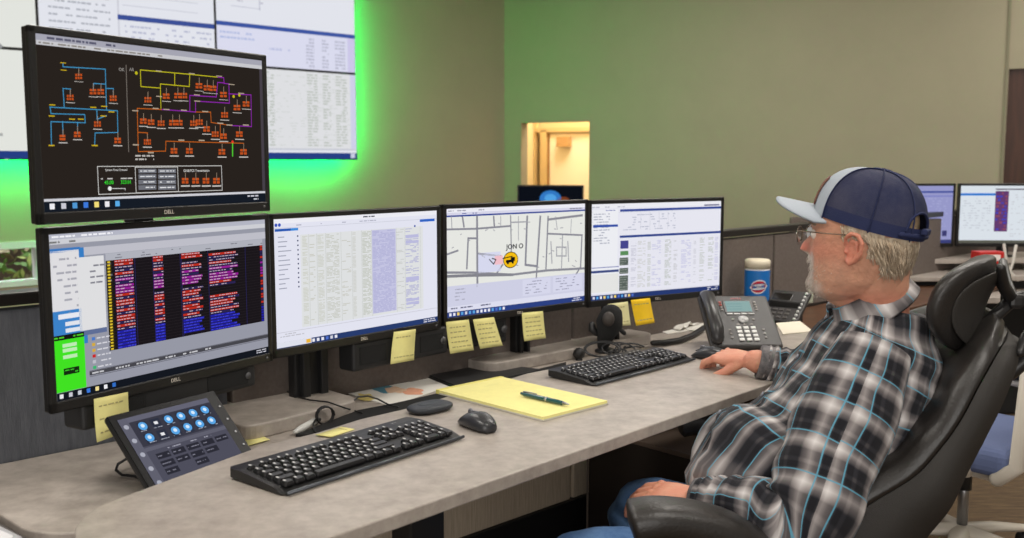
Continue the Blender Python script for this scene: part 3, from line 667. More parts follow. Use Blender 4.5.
# ------------------------------------------------------------------ keyboards
def keyboard(cx, cy, yaw, label):
    r = thing('keyboard', label, 'keyboard', (cx, cy, DZ), yaw, None)
    W, Dp = .452, .150
    prof = [(-Dp/2-.006, .003), (-Dp/2+.02, .012), (Dp/2-.03, .022), (Dp/2, .021), (Dp/2, .004), (-Dp/2+.01, .001)]
    b = MB(); xs = [-W/2, -W/2+.006, W/2-.006, W/2]; sc = [.90, 1, 1, .90]
    b.loft([[Vector((x, y*s, .012+(z-.012)*s)) for y, z in prof] for x, s in zip(xs, sc)], True, False)
    b.build('case', BLK, r)
    tr = MB(); tr.loft([[Vector((x, -Dp/2-.010+.003*math.cos(a), .006+.0035*math.sin(a))) for a in [k*PI/4 for k in range(8)]] for x in (-W/2+.004, W/2-.004)]); tr.build('front_trim', mat('trim_gunmetal', (74,78,84), .3, metal=.3), r)
    slope = math.atan2(.012, Dp-.05); u = .0187
    def zt(y): return .0125+(y+Dp/2-.02)*.083
    rows = []
    X0 = -W/2+.012; Y0 = -Dp/2+.005
    R = []
    # bottom row to top row: main block widths in key units
    R.append([1.25,1.25,1.25,6.25,1.25,1.25,1.25,1.25]); R.append([2.25]+[1]*10+[2.75]); R.append([1.75]+[1]*11+[2.25]); R.append([1.5]+[1]*12+[1.5]); R.append([1]*13+[2]); R.append(None)
    n = 0; rest = MB(); rl = MB()
    def key(x, y, w, h=1, small=1):
        nonlocal n
        n += 1
        cw_ = w*u-.0026; ch_ = (h*u-.0026)*small; yc = y+h*u/2*small; z = zt(yc)
        rotm = Matrix.Rotation(slope, 3, 'X')
        def geo(mb):
            rr = []
            for k, (ins, dz) in enumerate(((0, 0), (.0, .003), (.0022, .0072), (.003, .0075))):
                hx, hy = cw_/2-ins, ch_/2-ins; c = .0022
                rr.append([Vector((x+w*u/2, yc, z))+rotm@Vector((sx, sy, dz)) for sx, sy in ((-hx+c,-hy),(hx-c,-hy),(hx,-hy+c),(hx,hy-c),(hx-c,hy),(-hx+c,hy),(-hx,hy-c),(-hx,-hy+c))])
            mb.loft(rr, True, False)
        def leg_(mb):
            if w < 6:
                p = Vector((x+.0065, yc+ch_*.14, z))+rotm@Vector((0,0,.0084)); s_ = .0026
                mb.add([p+rotm@Vector((-s_*.8,-s_*1.2,0)), p+rotm@Vector((s_*.8,-s_*1.2,0)), p+rotm@Vector((s_*.8,s_*1.2,0)), p+rotm@Vector((-s_*.8,s_*1.2,0))], [(0,1,2,3)])
        if n <= 98:
            m_ = MB(); geo(m_); leg_(m_)
            m_.mi = 0
            m_.m = [0]*(len(m_.f)-(1 if w < 6 else 0))+([1] if w < 6 else [])
            m_.build('key', [KEYM, KLEG], r)
        else: geo(rest); k0 = len(rest.m); leg_(rest); rest.m[k0:] = [1]*(len(rest.m)-k0)
    for j in range(5):
        x = X0
        for w in R[j]: key(x, Y0+j*u, w); x += w*u
    yf = Y0+5*u+.006
    for k in range(13): key(X0+(k*1+(.0 if k == 0 else .35)+(.3 if k > 4 else 0)+(.3 if k > 8 else 0))*u*1.0, yf, 1, 1, .62)
    xn = X0+15*u+.006
    for k in range(3):
        key(xn+k*u, yf, 1, 1, .62)
        for j in (3, 4): key(xn+k*u, Y0+j*u, 1)
        key(xn+k*u, Y0, 1)
    key(xn+u, Y0+u, 1)
    xp = xn+3*u+.006
    for j in range(5):
        for k in range(4):
            if k == 3 and j in (0, 2): continue
            if j == 0 and k == 1: continue
            if k == 3 and j in (1, 3): key(xp+k*u, Y0+(j-1)*u, 1, 2)
            elif j == 0 and k == 0: key(xp, Y0, 2)
            else: key(xp+k*u, Y0+j*u, 1)
    if rest.f: o = rest.build('keys', [KEYM, KLEG], r); o['kind'] = 'stuff'
    lg = MB(); lg.text('logitech', (xp+.02, yf+.018, zt(yf)+.0062), .0045, None, Vector((1,0,0)), Vector((0,1,0))); lg.build('logo', KLEG, r)
    return r
kb1 = keyboard(-.303, 1.836, math.radians(51.2), 'black full-size keyboard nearest the camera, beside the tablet')
kb2 = keyboard(.300, 2.645, math.radians(46.5), 'black full-size keyboard in front of the microphone')
# ------------------------------------------------------------------ legal pad and pen
f_, r_, b_, l_2 = at(543,419,DZ+.006), at(605,403,DZ+.006), at(515,379,DZ+.006), at(447,391,DZ+.006)
ax = (r_-f_).normalized(); ay = (l_2-f_).normalized(); ay = (ay-ax*ay.dot(ax)).normalized()
pad = thing('legal_pad', 'yellow legal writing pad lying on the desk under a teal pen', 'notepad', f_)
def padq(o, w, l): return [o, o+ax*w, o+ax*w+ay*l, o+ay*l]
MB().prism(padq(f_+Vector((0,0,0)), .216, .35), DZ+.0005, DZ+.004).build('cardboard_back', mat('card_grey', (200,196,180), .8), pad, world=True)
MB().prism(padq(f_+ax*.001+ay*.001, .213, .348), DZ+.004, DZ+.010).build('sheets', NOTE, pad, world=True)
ln = MB(); 
for k in range(34): 
    a = f_+ay*(.02+k*.0087)+Vector((0,0,.0045)); ln.add([a, a+ax*.21, a+ax*.21+ay*.0005, a+ay*.0005], [(0,1,2,3)])
ln.build('ruled_lines', mat('rule_grey', (214,212,150), .8), pad, world=True)
MB().prism(padq(f_+ay*.349, .216, .012), DZ+.0005, DZ+.0105).build('binding', mat('bind', (225,214,120), .6), pad, world=True)
pz = DZ+.0165; p0, p1 = at(521.5, 393.5, pz), at(569, 404.5, pz); pen = thing('ballpoint_pen', 'dark teal ballpoint pen with silver tip lying on the yellow pad', 'pen', p0)
TEAL = mat('pen_teal', (18,74,78), .25, coat=.5)
v = (p1-p0)
MB().tube([p0, p0+v*.08, p0+v*.45, p0+v*.86], [.0035, .0052, .0056, .0052], 14).build('barrel', TEAL, pen, world=True)
MB().cyl(p0+v*.52, p0+v*.56, .006).build('ring', SILV, pen, world=True)
MB().cyl(p0+v*.88, p1, .0045, .0015).build('tip', SILV, pen, world=True)
MB().tube([p0+v*.04+Vector((0,0,.006)), p0+v*.2+Vector((0,0,.0075)), p0+v*.33+Vector((0,0,.007))], .0014, 8).build('clip', SILV, pen, world=True)
# ------------------------------------------------------------------ mice
def mouse(c, yaw, label, z=DZ, L=.11, W_=.064, H_=.036):
    r = thing('computer_mouse', label, 'mouse', (c.x, c.y, z), yaw)
    rings = []; N = 24
    for i in range(15):
        t = i/14; x = -L/2+L*t; w = W_/2*(math.sin(PI*min(1, max(.02, t*.93+.035)))**.42)*(1-.12*math.sin(PI*t)); h = H_*(math.sin(PI*min(.97, max(.03, t*.85+.14)))**.7)
        ring = []
        for j in range(N):
            a = 2*PI*j/N; yy = math.cos(a); zz = math.sin(a)
            ring.append(Vector((x, w*math.copysign(abs(yy)**.7, yy), .002+(h-.002)*(.35+.65*max(0, zz)**.9) if zz > 0 else .002+h*.35*(1-abs(zz)**.6))))
        rings.append(ring)
    MB().loft(rings).build('body', mat('mouse_grey', (46,47,50), .35), r)
    s = MB()
    s.tube([(L*.22+.006*math.cos(a), 0, H_*.80+.006*math.sin(a)) for a in [k*PI/8 for k in range(9)]], .003, 8); s.build('scroll_wheel', mat('wheel_grey', (120,120,125), .4), r)
    MB().tube([(-L*.1, 0, H_*1.0), (L*.15, 0, H_*.93), (L*.42, 0, H_*.52)], .0016, 8).build('stripe', mat('mouse_light', (105,108,112), .3), r)
    return r
m1 = mouse(at(477, 428, DZ), math.radians(125), 'grey and black cordless mouse on the open desk by the near keyboard')
hp = at(712, 356, DZ)
m2 = mouse(at(710, 359, DZ), math.radians(140), 'dark mouse held under the man\'s right hand beside the desk phone')
pk = at(430, 411, DZ)
r = thing('receiver_puck', 'flat dark rounded puck lying between the near keyboard and the pad', 'puck', pk, math.radians(45))
MB().ball((0,0,.010), (.056,.036,.010), 14, e=.75).build('body', mat('puck_grey', (44,48,54), .5, bump=.2, bscale=500), r)
MB().ball((0,0,.0185), (.035,.021,.003), 10).build('top_pad', mat('puck_top', (52,56,62), .6), r)
# ------------------------------------------------------------------ tablet on the rear surface
ty, tt = 1.00265, .79068; tw, thh = .2497, .1866
ax = Vector((math.cos(ty), math.sin(ty), 0)); tb_ = Vector((-ax.y, ax.x, 0)); ay = tb_*math.cos(tt)+Vector((0,0,math.sin(tt))); an = ax.cross(ay)
cen = Vector((-.5665, 1.8127, .712))+ay*(thh/2)
tab = thing('touch_tablet', 'black touchscreen panel leaning on its stand below the stacked monitors', 'tablet', (cen.x, cen.y, RZ))
R3 = Matrix((ax, ay, an)).transposed()
MB().box(cen-an*.008, (tw, thh, .014), .005, R3).build('frame', BLK, tab, world=True)
mbx = MB(); mbx.box(cen-an*.001, (tw*.99, thh*.98, .003), .001, R3); mbx.build('glass', mat('glass_black', (14,14,16), .4, spec=.2), tab, world=True)
T = Scr(cen+an*.0012-ax*tw*.025, ax, ay, tw*.83, thh*.84, (78,78,92))
T.rect(0, 0, 1, .07, (100,100,116), lay=1); T.rect(0, 0, .09, 1, (96,96,110)); T.rect(.09, .07, 1, .43, (58,58,70), lay=2); T.rect(.09, .45, 1, .5, (96,96,110), lay=2)
for i in range(6):
    for j in range(2):
        T.rect(.15+i*.14, .1+j*.17, .25+i*.14, .24+j*.17, (46,50,66), lay=3)
        if not (i == 1): T.disc(.2+i*.14, .16+j*.17, .009, .009, (90,165,230), lay=4); T.disc(.2+i*.14, .155+j*.17, .004, .004, (215,235,250), lay=5)
        else: T.rect(.18+i*.14, .14+j*.17, .22+i*.14, .18+j*.17, (230,230,235), lay=4)
        T.words(.155+i*.14, .215+j*.17, .245+i*.14, .235+j*.17, 1, (180,182,195), .7, lay=4)
for j in range(5): T.disc(.045, .12+j*.2, .005, .005, (170,172,185), lay=3)
for a, b, c_ in ((.22, .9, 3), (.60, .9, 3)): pass
for i, j in ((0,0),(1,0),(2,0),(3,0),(4,0),(0,1),(1,1),(2,1),(3,1),(0,2),(2,2)):
    T.rect(.16+i*.165, .56+j*.11, .30+i*.165, .64+j*.11, (44,44,54), lay=3); T.words(.17+i*.165, .585+j*.11, .29+i*.165, .615+j*.11, 1, (130,130,145), .7, lay=4)
T.words(.2, .51, .8, .54, 1, (170,170,185), .4)
T.build(tab)
for k in range(4):
    p = cen+ax*(tw*.455)+ay*(thh*(.28-.17*k))+an*.0012; MB().cyl(p, p+an*.001, .0022, n=10).build('side_button', mat('btn_white', (200,200,205), .5), tab, world=True)
st = MB(); hb = cen-an*.02; st.tube([cen-an*.012+ay*.04, Vector((cen.x-.03, cen.y+.055, RZ+.008))], .006, 8); st.tube([Vector((cen.x-.1, cen.y+.03, RZ+.007)), Vector((cen.x+.05, cen.y+.09, RZ+.007))], .006, 8); st.build('kickstand', BLK, tab, world=True)
lc = [at(128,458,RZ+.02), at(118,464,RZ+.016), at(116,470,RZ+.01), at(122,475,RZ+.004), at(134,476,RZ+.004), at(144,480,RZ+.006)]
MB().tube(lc, .0028, 8).build('cable', BLK, tab, world=True)
# ------------------------------------------------------------------ marker, coil of cable, papers, black folder
mk0, mk1 = at(295, 432, RZ+.009), at(315, 421, RZ+.009); mk = thing('marker_pen', 'white capped marker pen lying by the coiled black cable', 'marker', mk0)
MB().tube([mk0, mk0.lerp(mk1,.25), mk1], [.005,.008,.008], 14).build('barrel', mat('marker_white', (205,205,200), .4), mk, world=True)
MB().tube([mk1, mk1+(mk1-mk0)*.35], [.0085,.0075], 14).build('cap', BLK, mk, world=True)
MB().text('EXPO', mk0.lerp(mk1,.6)+Vector((0,-.0083,.004)), .005, None, (mk1-mk0).normalized(), Vector((0,.5,.86))).build('print', INK, mk, world=True)
cc = at(326, 416, RZ+.022); cb = MB()
dv = Vector((.85,.5,0)); 
coil = [cc+dv*(.021*math.cos(a))+Vector((0,0,1))*(.021*math.sin(a))+Vector((-.5,.85,0))*(.0007*a) for a in [k*PI/8 for k in range(0,50)]]
cb.tube(coil, .0022, 8)
cable_pts = [at(x, y, z) for x, y, z in ((315,432,RZ+.008), (313,424,RZ+.012), (318,416,RZ+.015))]
cb.tube(cable_pts, .0022, 8)
cb.tube([at(x, y, z) for x, y, z in ((330,410,RZ+.01), (344,409,RZ+.02), (352,402,RZ+.03), (358,397,RZ+.035), (368,396,RZ+.03), (378,399,RZ+.01), (389,405,RZ+.012), (398,407,RZ+.010))], .0022, 8)
tag(cb.build('coiled_cable', BLK), 'thin black cable coiled upright beside the marker pen', 'cable')
cb = MB().tube([at(x, y, z) for x, y, z in ((287,384,RT+.004), (286,390,RT+.004), (293,396,RT+.004), (310,400,RT+.004), (328,402,RT+.004), (345,408,RT+.003), (352,410,RZ+.006), (362,413,RZ+.010))], .002, 8)
tag(cb.build('cable', BLK), 'thin black cable running from the post across the riser edge', 'cable')
mp_ = [at(330,388,RZ+.002), at(371,376,RZ+.002), at(446,387,RZ+.002), at(391,406,RZ+.002)]
P_ = thing('printed_map', 'colourful printed map sheet lying on the rear worksurface', 'map', mp_[0])
MB().prism(mp_, RZ+.0006, RZ+.0018).build('sheet', PAPER, P_, world=True)
def blob(cx, cy, rx, ry, col, z, seed, parent, ang=-.1):
    pts = []
    for k in range(28):
        a = 2*PI*k/28; rr = 1+.35*noise.noise(Vector((math.cos(a)*1.6+seed, math.sin(a)*1.6, seed)))+.12*math.sin(5*a+seed)
        x, y = rx*rr*math.cos(a), ry*rr*math.sin(a); pts.append(at(cx+x*math.cos(ang)-y*math.sin(ang), cy+y*math.cos(ang)+x*math.sin(ang)*.5, z))
    m_ = MB(); c = sum(pts, Vector())/28; m_.add([c]+pts, [(0,1+k,1+(k+1)%28) for k in range(28)]); m_.build('printed_area', mat('print_%d_%d_%d' % col, col, .7, noise_amt=.12, nscale=60), parent, world=True)
blob(366, 385.5, 14, 3.6, (92,150,172), RZ+.0022, 2.9, P_, .1); blob(384, 389, 13, 3.6, (84,140,160), RZ+.0021, 1.3, P_, .2); blob(396, 390, 10, 3.2, (226,190,160), RZ+.00235, 9.1, P_, .1); blob(413, 391.5, 12, 3.2, (222,160,130), RZ+.0023, 4.1, P_, .05); blob(366, 397, 9, 3.5, (214,196,120), RZ+.0025, 7.7, P_, .2)
MB().prism([at(371,376,RZ+.002), at(420,368,RZ+.002), at(462,386,RZ+.002), at(446,389,RZ+.002)], RZ+.0003, RZ+.0005).build('paper_sheet', PAPER)
tag(bpy.data.objects['paper_sheet'], 'plain white sheet lying under the printed map toward the black folder', 'paper')
fo = thing('black_folder', 'flat black folder lying behind the yellow pad below the map monitor', 'folder', at(470,372,RZ))
fq = [at(426,374,RZ+.01), at(476,361,RZ+.01), at(541,369,RZ+.01), at(459,387,RZ+.01)]
MB().prism(fq, RZ+.0008, RZ+.0045, .001).build('back_cover', BLK2, fo, world=True)
MB().prism([q+Vector((.004,.002,0)) for q in fq], RZ+.005, RZ+.009, .001).build('front_cover', BLK2, fo, world=True)
# white laptop corner bottom-left
wp = thing('laptop', 'corner of a pale silver laptop at the bottom left of the rear worksurface', 'laptop', at(0,532,.62))
lz = RZ-.0
q = [at(-60,520,lz+.004), at(-4,523,lz+.004), at(22,536,lz+.004), at(10,560,lz+.004), at(-60,560,lz+.004)]
MB().prism(q, lz-.012, lz+.004, .003).build('base', mat('laptop_silver', (200,200,204), .35, metal=.3), wp, world=True)
MB().prism([at(-60,526,lz+.005), at(-6,528,lz+.005), at(13,536,lz+.005), at(4,556,lz+.005), at(-60,556,lz+.005)], lz+.004, lz+.006).build('keyboard_deck', mat('deck', (225,225,228), .5), wp, world=True)
tb = thing('side_table', 'low side table under the pale laptop corner at the bottom left', 'table', at(-20,545,0))
MB().prism([at(-140,505,lz-.012), at(-4,519,lz-.012), at(26,536,lz-.012), at(30,600,lz-.012), at(-140,600,lz-.012)], lz-.04, lz-.013, .003).build('tabletop', mat('grey_top', (96,92,90), .5), tb, world=True)
pp = at(-30,545,lz-.04); MB().box((pp.x, pp.y, (lz-.04)/2), (.06,.06,lz-.04), .004).build('leg', BLK, tb, world=True)

# ------------------------------------------------------------------ microphone and ball
mb0 = at(606, 352, RT); mic = thing('desk_microphone', 'black upright microphone with round head behind the far keyboard', 'microphone', mb0)
dz = Vector((0,0,1))
MB().lathe([(.001,0),(.034,0),(.034,.006),(.02,.012),(.001,.012)], 24, mb0).build('base', BLK, mic, world=True)
Ym = mb0.y
h0, h1 = atd(611, 318, Ym-.01), atd(603, 345, Ym)
MB().tube([h1, h1.lerp(h0,.35), h1.lerp(h0,.8), h0+dz*.006], [.018,.027,.041,.036], 20).build('head', mat('mic_foam', (20,20,20), .9, bump=.8, bscale=400), mic, world=True)
k_ = atd(608.5, 319, Ym-.05); MB().ball(k_, (.018,.014,.022), 12).build('ear_pad', mat('mic_pad', (58,52,48), .6), mic, world=True)
MB().tube([atd(596,333,Ym), atd(592,329,Ym), atd(592,325,Ym)], [.010,.013,.010], 12).tube([atd(616,325,Ym), atd(624,333,Ym)], .007, 10).build('side_knob', BLK, mic, world=True)
MB().tube([mb0+dz*.006, atd(603,346,Ym)], .009, 12).build('neck', BLK, mic, world=True)
cbm = MB()
for s_ in range(7):
    pts = []
    rr = random.uniform(.018, .05); ph = random.uniform(0, 6); tz = random.uniform(-.5, .5); ox = random.uniform(-.04, .10)
    for k in range(22):
        a = 2*PI*k/21; pts.append(mb0+Vector((-.0+ox+math.cos(a+ph)*rr*1.2, -.075+math.sin(a+ph)*rr*.5, .004-RT+RZ+.035+(1+math.sin(a+ph+tz))*rr*.42)))
    cbm.tube(pts, .0026, 7)
tag(cbm.build('tangled_cable', BLK), 'tangle of thin black cable around the microphone base behind the far keyboard', 'cable')
bp_ = at(579, 360, RZ); bl_ = thing('small_ball_speaker', 'small round black ball standing left of the microphone', 'ball', bp_)
MB().ball(bp_+dz*.02, .0185, 14).build('ball', mat('ball_black', (28,27,27), .5), bl_, world=True); MB().lathe([(.001,0),(.012,0),(.010,.004),(.001,.004)], 16, bp_).build('foot', BLK, bl_, world=True)
# ------------------------------------------------------------------ thick black cable, papers, clip
tc_ = MB().tube([at(x, y, z) for x, y, z in ((653,343,RZ+.012), (665,342.5,RZ+.012), (680,340,RZ+.012), (693,335,RZ+.012), (702,329,RZ+.014), (709,324,RZ+.016), (714,318,RZ+.016))], .0095, 12)
tag(tc_.build('thick_cable', BLK), 'thick black cable curving across the surface left of the phone', 'cable')
for i, (q, z) in enumerate((([(652,327),(690,318),(720,326),(668,334)], .002), ([(664,326),(681,317),(726,321),(704,332)], .004))):
    o = MB().prism([at(x, y, RZ+z) for x, y in q], RZ+z-.0012, RZ+z).build('paper_sheet', PAPER)
    tag(o, ('white paper sheet under the top sheet beside the amber note', 'top white paper sheet between the monitor and the phone')[i], 'paper', None)
cr = MB(); K = 6
g0 = [[None]*(K+1) for _ in range(K+1)]
A4 = [at(664,324,RZ+.01), at(683,318,RZ+.02), at(700,322,RZ+.01), at(680,330,RZ+.008)]
for i in range(K+1):
    for j in range(K+1):
        p = A4[0].lerp(A4[1], i/K).lerp(A4[3].lerp(A4[2], i/K), j/K); p.z = RZ+.006+.014*abs(noise.noise(Vector((i*.5,j*.5,3)))*2); g0[i][j] = p
vs = [g0[i][j] for i in range(K+1) for j in range(K+1)]; fs = [(i*(K+1)+j, (i+1)*(K+1)+j, (i+1)*(K+1)+j+1, i*(K+1)+j+1) for i in range(K) for j in range(K)]
cr.add(vs, fs, False); cr.add([v-Vector((0,0,.001)) for v in vs], [f[::-1] for f in fs]); tag(cr.build('crumpled_paper', PAPER), 'crumpled white paper resting on the sheets left of the phone', 'paper')
o = MB().prism([at(x, y, DZ+.003) for x, y in ((776,323),(800,321),(813,331),(783,334))], DZ+.0005, DZ+.003).build('paper_card', mat('card_cream', (222,214,196), .8)); tag(o, 'cream paper card lying just right of the desk phone', 'card')
# ------------------------------------------------------------------ blue bottle behind the monitor edge
bb_ = at(702, 313, RZ); bo = thing('blue_tub', 'small bright blue tub partly behind the rightmost desk monitor', 'tub', bb_)
MB().lathe([(.001,0),(.03,0),(.032,.004),(.032,.045),(.028,.052),(.001,.052)], 24, bb_).build('body', mat('tub_blue', (45,140,205), .4), bo, world=True)
MB().lathe([(.001,.052),(.03,.052),(.03,.06),(.001,.06)], 24, bb_).build('lid', mat('tub_lid', (30,110,180), .4), bo, world=True)
# ------------------------------------------------------------------ wipes canister
wb_ = atd(757, 285, 3.80); wb_.z = RZ; wi = thing('wipes_canister', 'white lidded wipes canister with blue label behind the desk phone', 'canister', wb_)
rW = .047
ztop = atd(756, 259, wb_.y).z-RZ; zl = atd(756, 268, wb_.y).z-RZ
MB().lathe([(.001,0),(rW-.003,0),(rW,.004),(rW,zl)], 32, wb_).build('body', mat('can_white', (225,228,232), .4), wi, world=True)
MB().lathe([(.001,zl),(rW+.001,zl),(rW+.002,ztop-.006),(rW-.006,ztop),(.001,ztop)], 32, wb_).build('lid', mat('lid_cream', (222,212,188), .5), wi, world=True)
def wrap(mb, a0, a1, z0f, z1f, r, mi=0, n=24):
    rows = []
    for k in range(n+1):
        a = a0+(a1-a0)*k/n; x, y = math.cos(a)*r, math.sin(a)*r
        rows.append([wb_+Vector((x, y, z0f(k/n))), wb_+Vector((x, y, z1f(k/n)))])
    mb.loft(rows, False, True, mi, closed=False)
lb = MB(); aC = -PI/2+math.atan2(-wb_.x, wb_.y)*0-.25
wrap(lb, aC-1.5, aC+1.5, lambda t: .006, lambda t: zl-.006, rW+.0006, 0)
wrap(lb, aC-1.5, aC+1.5, lambda t: .006, lambda t: .02+.06*(1-t)**2, rW+.0010, 1)
lb.build('label_band', [mat('label_blue', (28,120,205), .4), mat('label_sky', (110,185,235), .4)], wi, world=True)
em = MB(); cA = -PI/2-.10; nrm = Vector((math.cos(cA), math.sin(cA), 0)); tx = Vector((-math.sin(cA), math.cos(cA), 0)); zc_ = zl*.66
def edisc(r1, r2, off, mi, tilt=.12):
    c = wb_+Vector((0,0,zc_)); pts = []
    for k in range(28):
        a = 2*PI*k/28; X, Z = r1*math.cos(a), r2*math.sin(a); ang = cA+X/(rW); pts.append(wb_+Vector((math.cos(ang)*(rW+off), math.sin(ang)*(rW+off), zc_+Z+X*tilt)))
    em.add([wb_+nrm*(rW+off)+Vector((0,0,zc_))]+pts, [(0,1+k,1+(k+1)%28) for k in range(28)], mi=mi)
edisc(.031, .027, .0014, 0); edisc(.027, .022, .0018, 1); edisc(.036, .013, .0022, 2); edisc(.034, .011, .0026, 0)
em.mi = 2; em.text('CLOROX', wb_+nrm*(rW+.0036)+Vector((0,0,zc_)), .010, .052, tx, Vector((0,0,1)), mi=2)
em.build('emblem', [mat('emb_white', (240,240,245), .4), mat('emb_red', (205,40,60), .4), mat('emb_navy', (30,40,130), .4)], wi, world=True)
# ------------------------------------------------------------------ desk phone
PHM = mat('phone_grey', (52,50,50), .5, bump=.08, bscale=600)
pb = (at(708, 351, DZ)+at(786, 352, DZ))/2
def phone(base, yaw, tilt, label, full=True, s=1.0):
    r = thing('desk_phone', label, 'phone', base, yaw)
    T_ = Matrix.Rotation(tilt, 4, 'X')
    def face(mb): mb.M = Matrix.Translation((0,0,.012)) @ T_ @ Matrix.Scale(s, 4); return mb
    face(MB()).box((0,.122,-.002), (.235,.25,.022), .008, seg=3).build('body', PHM, r)
    ws = MB(); hgt = .25*math.sin(tilt)*s; dep = .25*math.cos(tilt)*s
    ws.loft([[Vector((x*s, .02, .0)), Vector((x*s, dep*.55, .0)), Vector((x*s, dep*.95, hgt*.93)), Vector((x*s, dep*.8, hgt*.83))] for x in (-.09, .09)], True, False); ws.build('stand', BLK2, r)
    hs = face(MB())
    hs.tube([(-.094,.02,.024), (-.096,.045,.045), (-.098,.12,.052), (-.097,.20,.046), (-.094,.232,.022)], [.021,.023,.021,.024,.022], 16, flat=.8, upv=(0,0,1)); hs.build('handset', mat('handset', (46,45,46), .35), r)
    face(MB()).box((.008,.185,.0105), (.098,.062,.004), .001).build('display_bezel', BLK, r)
    sc_ = face(MB()); sc_.add([(-.034,.159,.0128),(.050,.159,.0128),(.050,.211,.0128),(-.034,.211,.0128)], [(0,1,2,3)], mi=0)
    for k in range(3): sc_.add([(-.030,.170+k*.013,.0131),(.02,.170+k*.013,.0131),(.02,.172+k*.013,.0131),(-.030,.172+k*.013,.0131)], [(0,1,2,3)], mi=1)
    sc_.build('display', [emit((140,170,168), 1), emit((110,145,150), 1)], r)
    for k in range(4): face(MB()).box((-.027+k*.024,.150,.0105), (.021,.006,.004), .001).build('soft_key', mat('key_grey', (190,190,190), .4), r)
    for k in range(4):
        face(MB()).box((-.050,.17+k*.0125,.0105), (.009,.006,.004), .001).build('line_key', mat('key_red', (190,70,60), .4) if k > 1 else mat('key_grey2', (140,135,130), .4), r)
        face(MB()).box((.067,.17+k*.0125,.0105), (.009,.006,.004), .001).build('line_key', mat('key_grey2', (140,135,130), .4), r)
    nv = face(MB()); nv.cyl((.012,.122,.008),(.012,.122,.0135), .0165, n=24); nv.build('navigation_pad', mat('key_silver', (196,196,196), .35, metal=.3), r)
    face(MB()).cyl((.012,.122,.0135),(.012,.122,.0145), .006, n=16).build('ok_button', mat('key_grey', (190,190,190), .4), r)
    for sx in (-1, 1): face(MB()).box((.012+sx*.034,.122,.0105), (.009,.006,.004), .001).build('function_key', mat('key_grey2', (140,135,130), .4), r)
    for k in range(3): face(MB()).box((-.01+k*.022,.098,.0105), (.010,.005,.003), .001).build('function_key', mat('key_grey2', (140,135,130), .4), r)
    for i in range(3):
        for j in range(4): face(MB()).box((-.012+i*.024,.026+j*.0185,.0112), (.017,.0125,.005), .0022).build('number_key', mat('key_white', (210,210,208), .4), r)
    for j in range(3):
        face(MB()).box((-.042,.036+j*.0185,.0105), (.008,.006,.003), .001).build('function_key', mat('key_grey2', (140,135,130), .4), r); face(MB()).box((.068,.036+j*.0185,.0105), (.008,.006,.003), .001).build('function_key', mat('key_grey2', (140,135,130), .4), r)
    lg = face(MB()); lg.text('AVAYA', (.008,.228,.0098), .008, None, Vector((1,0,0)), Vector((0,1,0))); lg.build('logo', mat('logo_red', (170,40,50), .4), r)
    return r
phone(pb, math.radians(2), math.radians(33), 'large grey desk phone with lit display beside the man\'s right hand', s=.92)
# second phone module behind: sloped expansion unit with buttons
p2 = at(778, 325, RZ); ph2 = thing('button_module', 'dark sloping phone module with a row of round buttons behind the desk phone', 'phone module', p2, math.radians(-38))
def f2(mb): mb.M = Matrix.Translation((0,0,.012)) @ Matrix.Rotation(math.radians(36), 4, 'X'); return mb
f2(MB()).box((0,.08,0), (.15,.17,.02), .006).build('body', PHM, ph2)
f2(MB()).box((-.025,.11,.0105), (.075,.07,.003), .001).build('display', mat('disp_dark', (28,26,26), .2), ph2)
for k in range(8): f2(MB()).ball((.062,.010+k*.02,.013), (.006,.006,.005), 8).build('round_button', mat('key_white', (210,210,208), .4), ph2)
for i in range(4):
    for j in range(3): f2(MB()).box((-.055+i*.026,.015+j*.02,.0112), (.017,.011,.004), .001).build('key', mat('key_grey3', (84,80,78), .4), ph2)
MB().box((0,.07,.045), (.12,.04,.08), .004).build('stand', BLK2, ph2)
cd = at(796, 305, RZ)+ex*.08; oo = thing('paper_stack', 'pale upright card standing behind the phone module', 'card', cd, math.radians(20))
MB().box((0,0,.045), (.07,.012,.09), .002).build('card', mat('card_green', (176,180,160), .8), oo); MB().box((0,.02,.004), (.08,.05,.008), .001).build('holder', BLK2, oo)
cv = at(824, 338, DZ); ov = thing('small_dish', 'small dark oval dish on the desk right of the phone', 'dish', cv)
MB().ball((0,0,.006), (.034,.022,.006), 10).build('dish', mat('dish_dark', (52,48,44), .4), ov)
MB().ball((0,0,.0115), (.024,.014,.002), 8).build('inset', BLK, ov)
LEDS = 150
WORLD = .40
FILL = 140  # strength of the added fill lamp behind the camera
LIGHTS = [(-1.5,1.2,44),(1.2,.6,42),(-1.2,4.0,36),(1.5,3.6,44),(3.6,3.2,46),(1.0,6.6,28),(4.0,6.0,30)]
# ================================================================== the man
def interp(tab, z):
    if z <= tab[0][0]: return tab[0][1:]
    for a, b in zip(tab, tab[1:]):
        if z <= b[0]:
            t = (z-a[0])/(b[0]-a[0]); t = t*t*(3-2*t)*.35+t*.65
            return tuple(x+(y-x)*t for x, y in zip(a[1:], b[1:]))
    return tab[-1][1:]
def frame_mat(o, x, y, z):
    return Matrix(((x.x,y.x,z.x,o.x),(x.y,y.y,z.y,o.y),(x.z,y.z,z.z,o.z),(0,0,0,1)))
UP = Vector((0,0,1))
def hframe(o, phi):
    f = Vector((-math.cos(phi), math.sin(phi), 0)); return frame_mat(o, f, UP.cross(f), UP)
HO = atd(862, 235, 2.0); HPHI = math.radians(36); HM = hframe(HO, HPHI)
BPHI = math.radians(8); bf = Vector((-math.cos(BPHI), math.sin(BPHI), 0)); br_ = Vector((math.sin(BPHI), math.cos(BPHI), 0))   # forward, right (away)
man = thing('person', 'seated man in a plaid shirt, jeans and trucker cap, one hand on the mouse', 'person', (.62, 2.02, 0), 0)
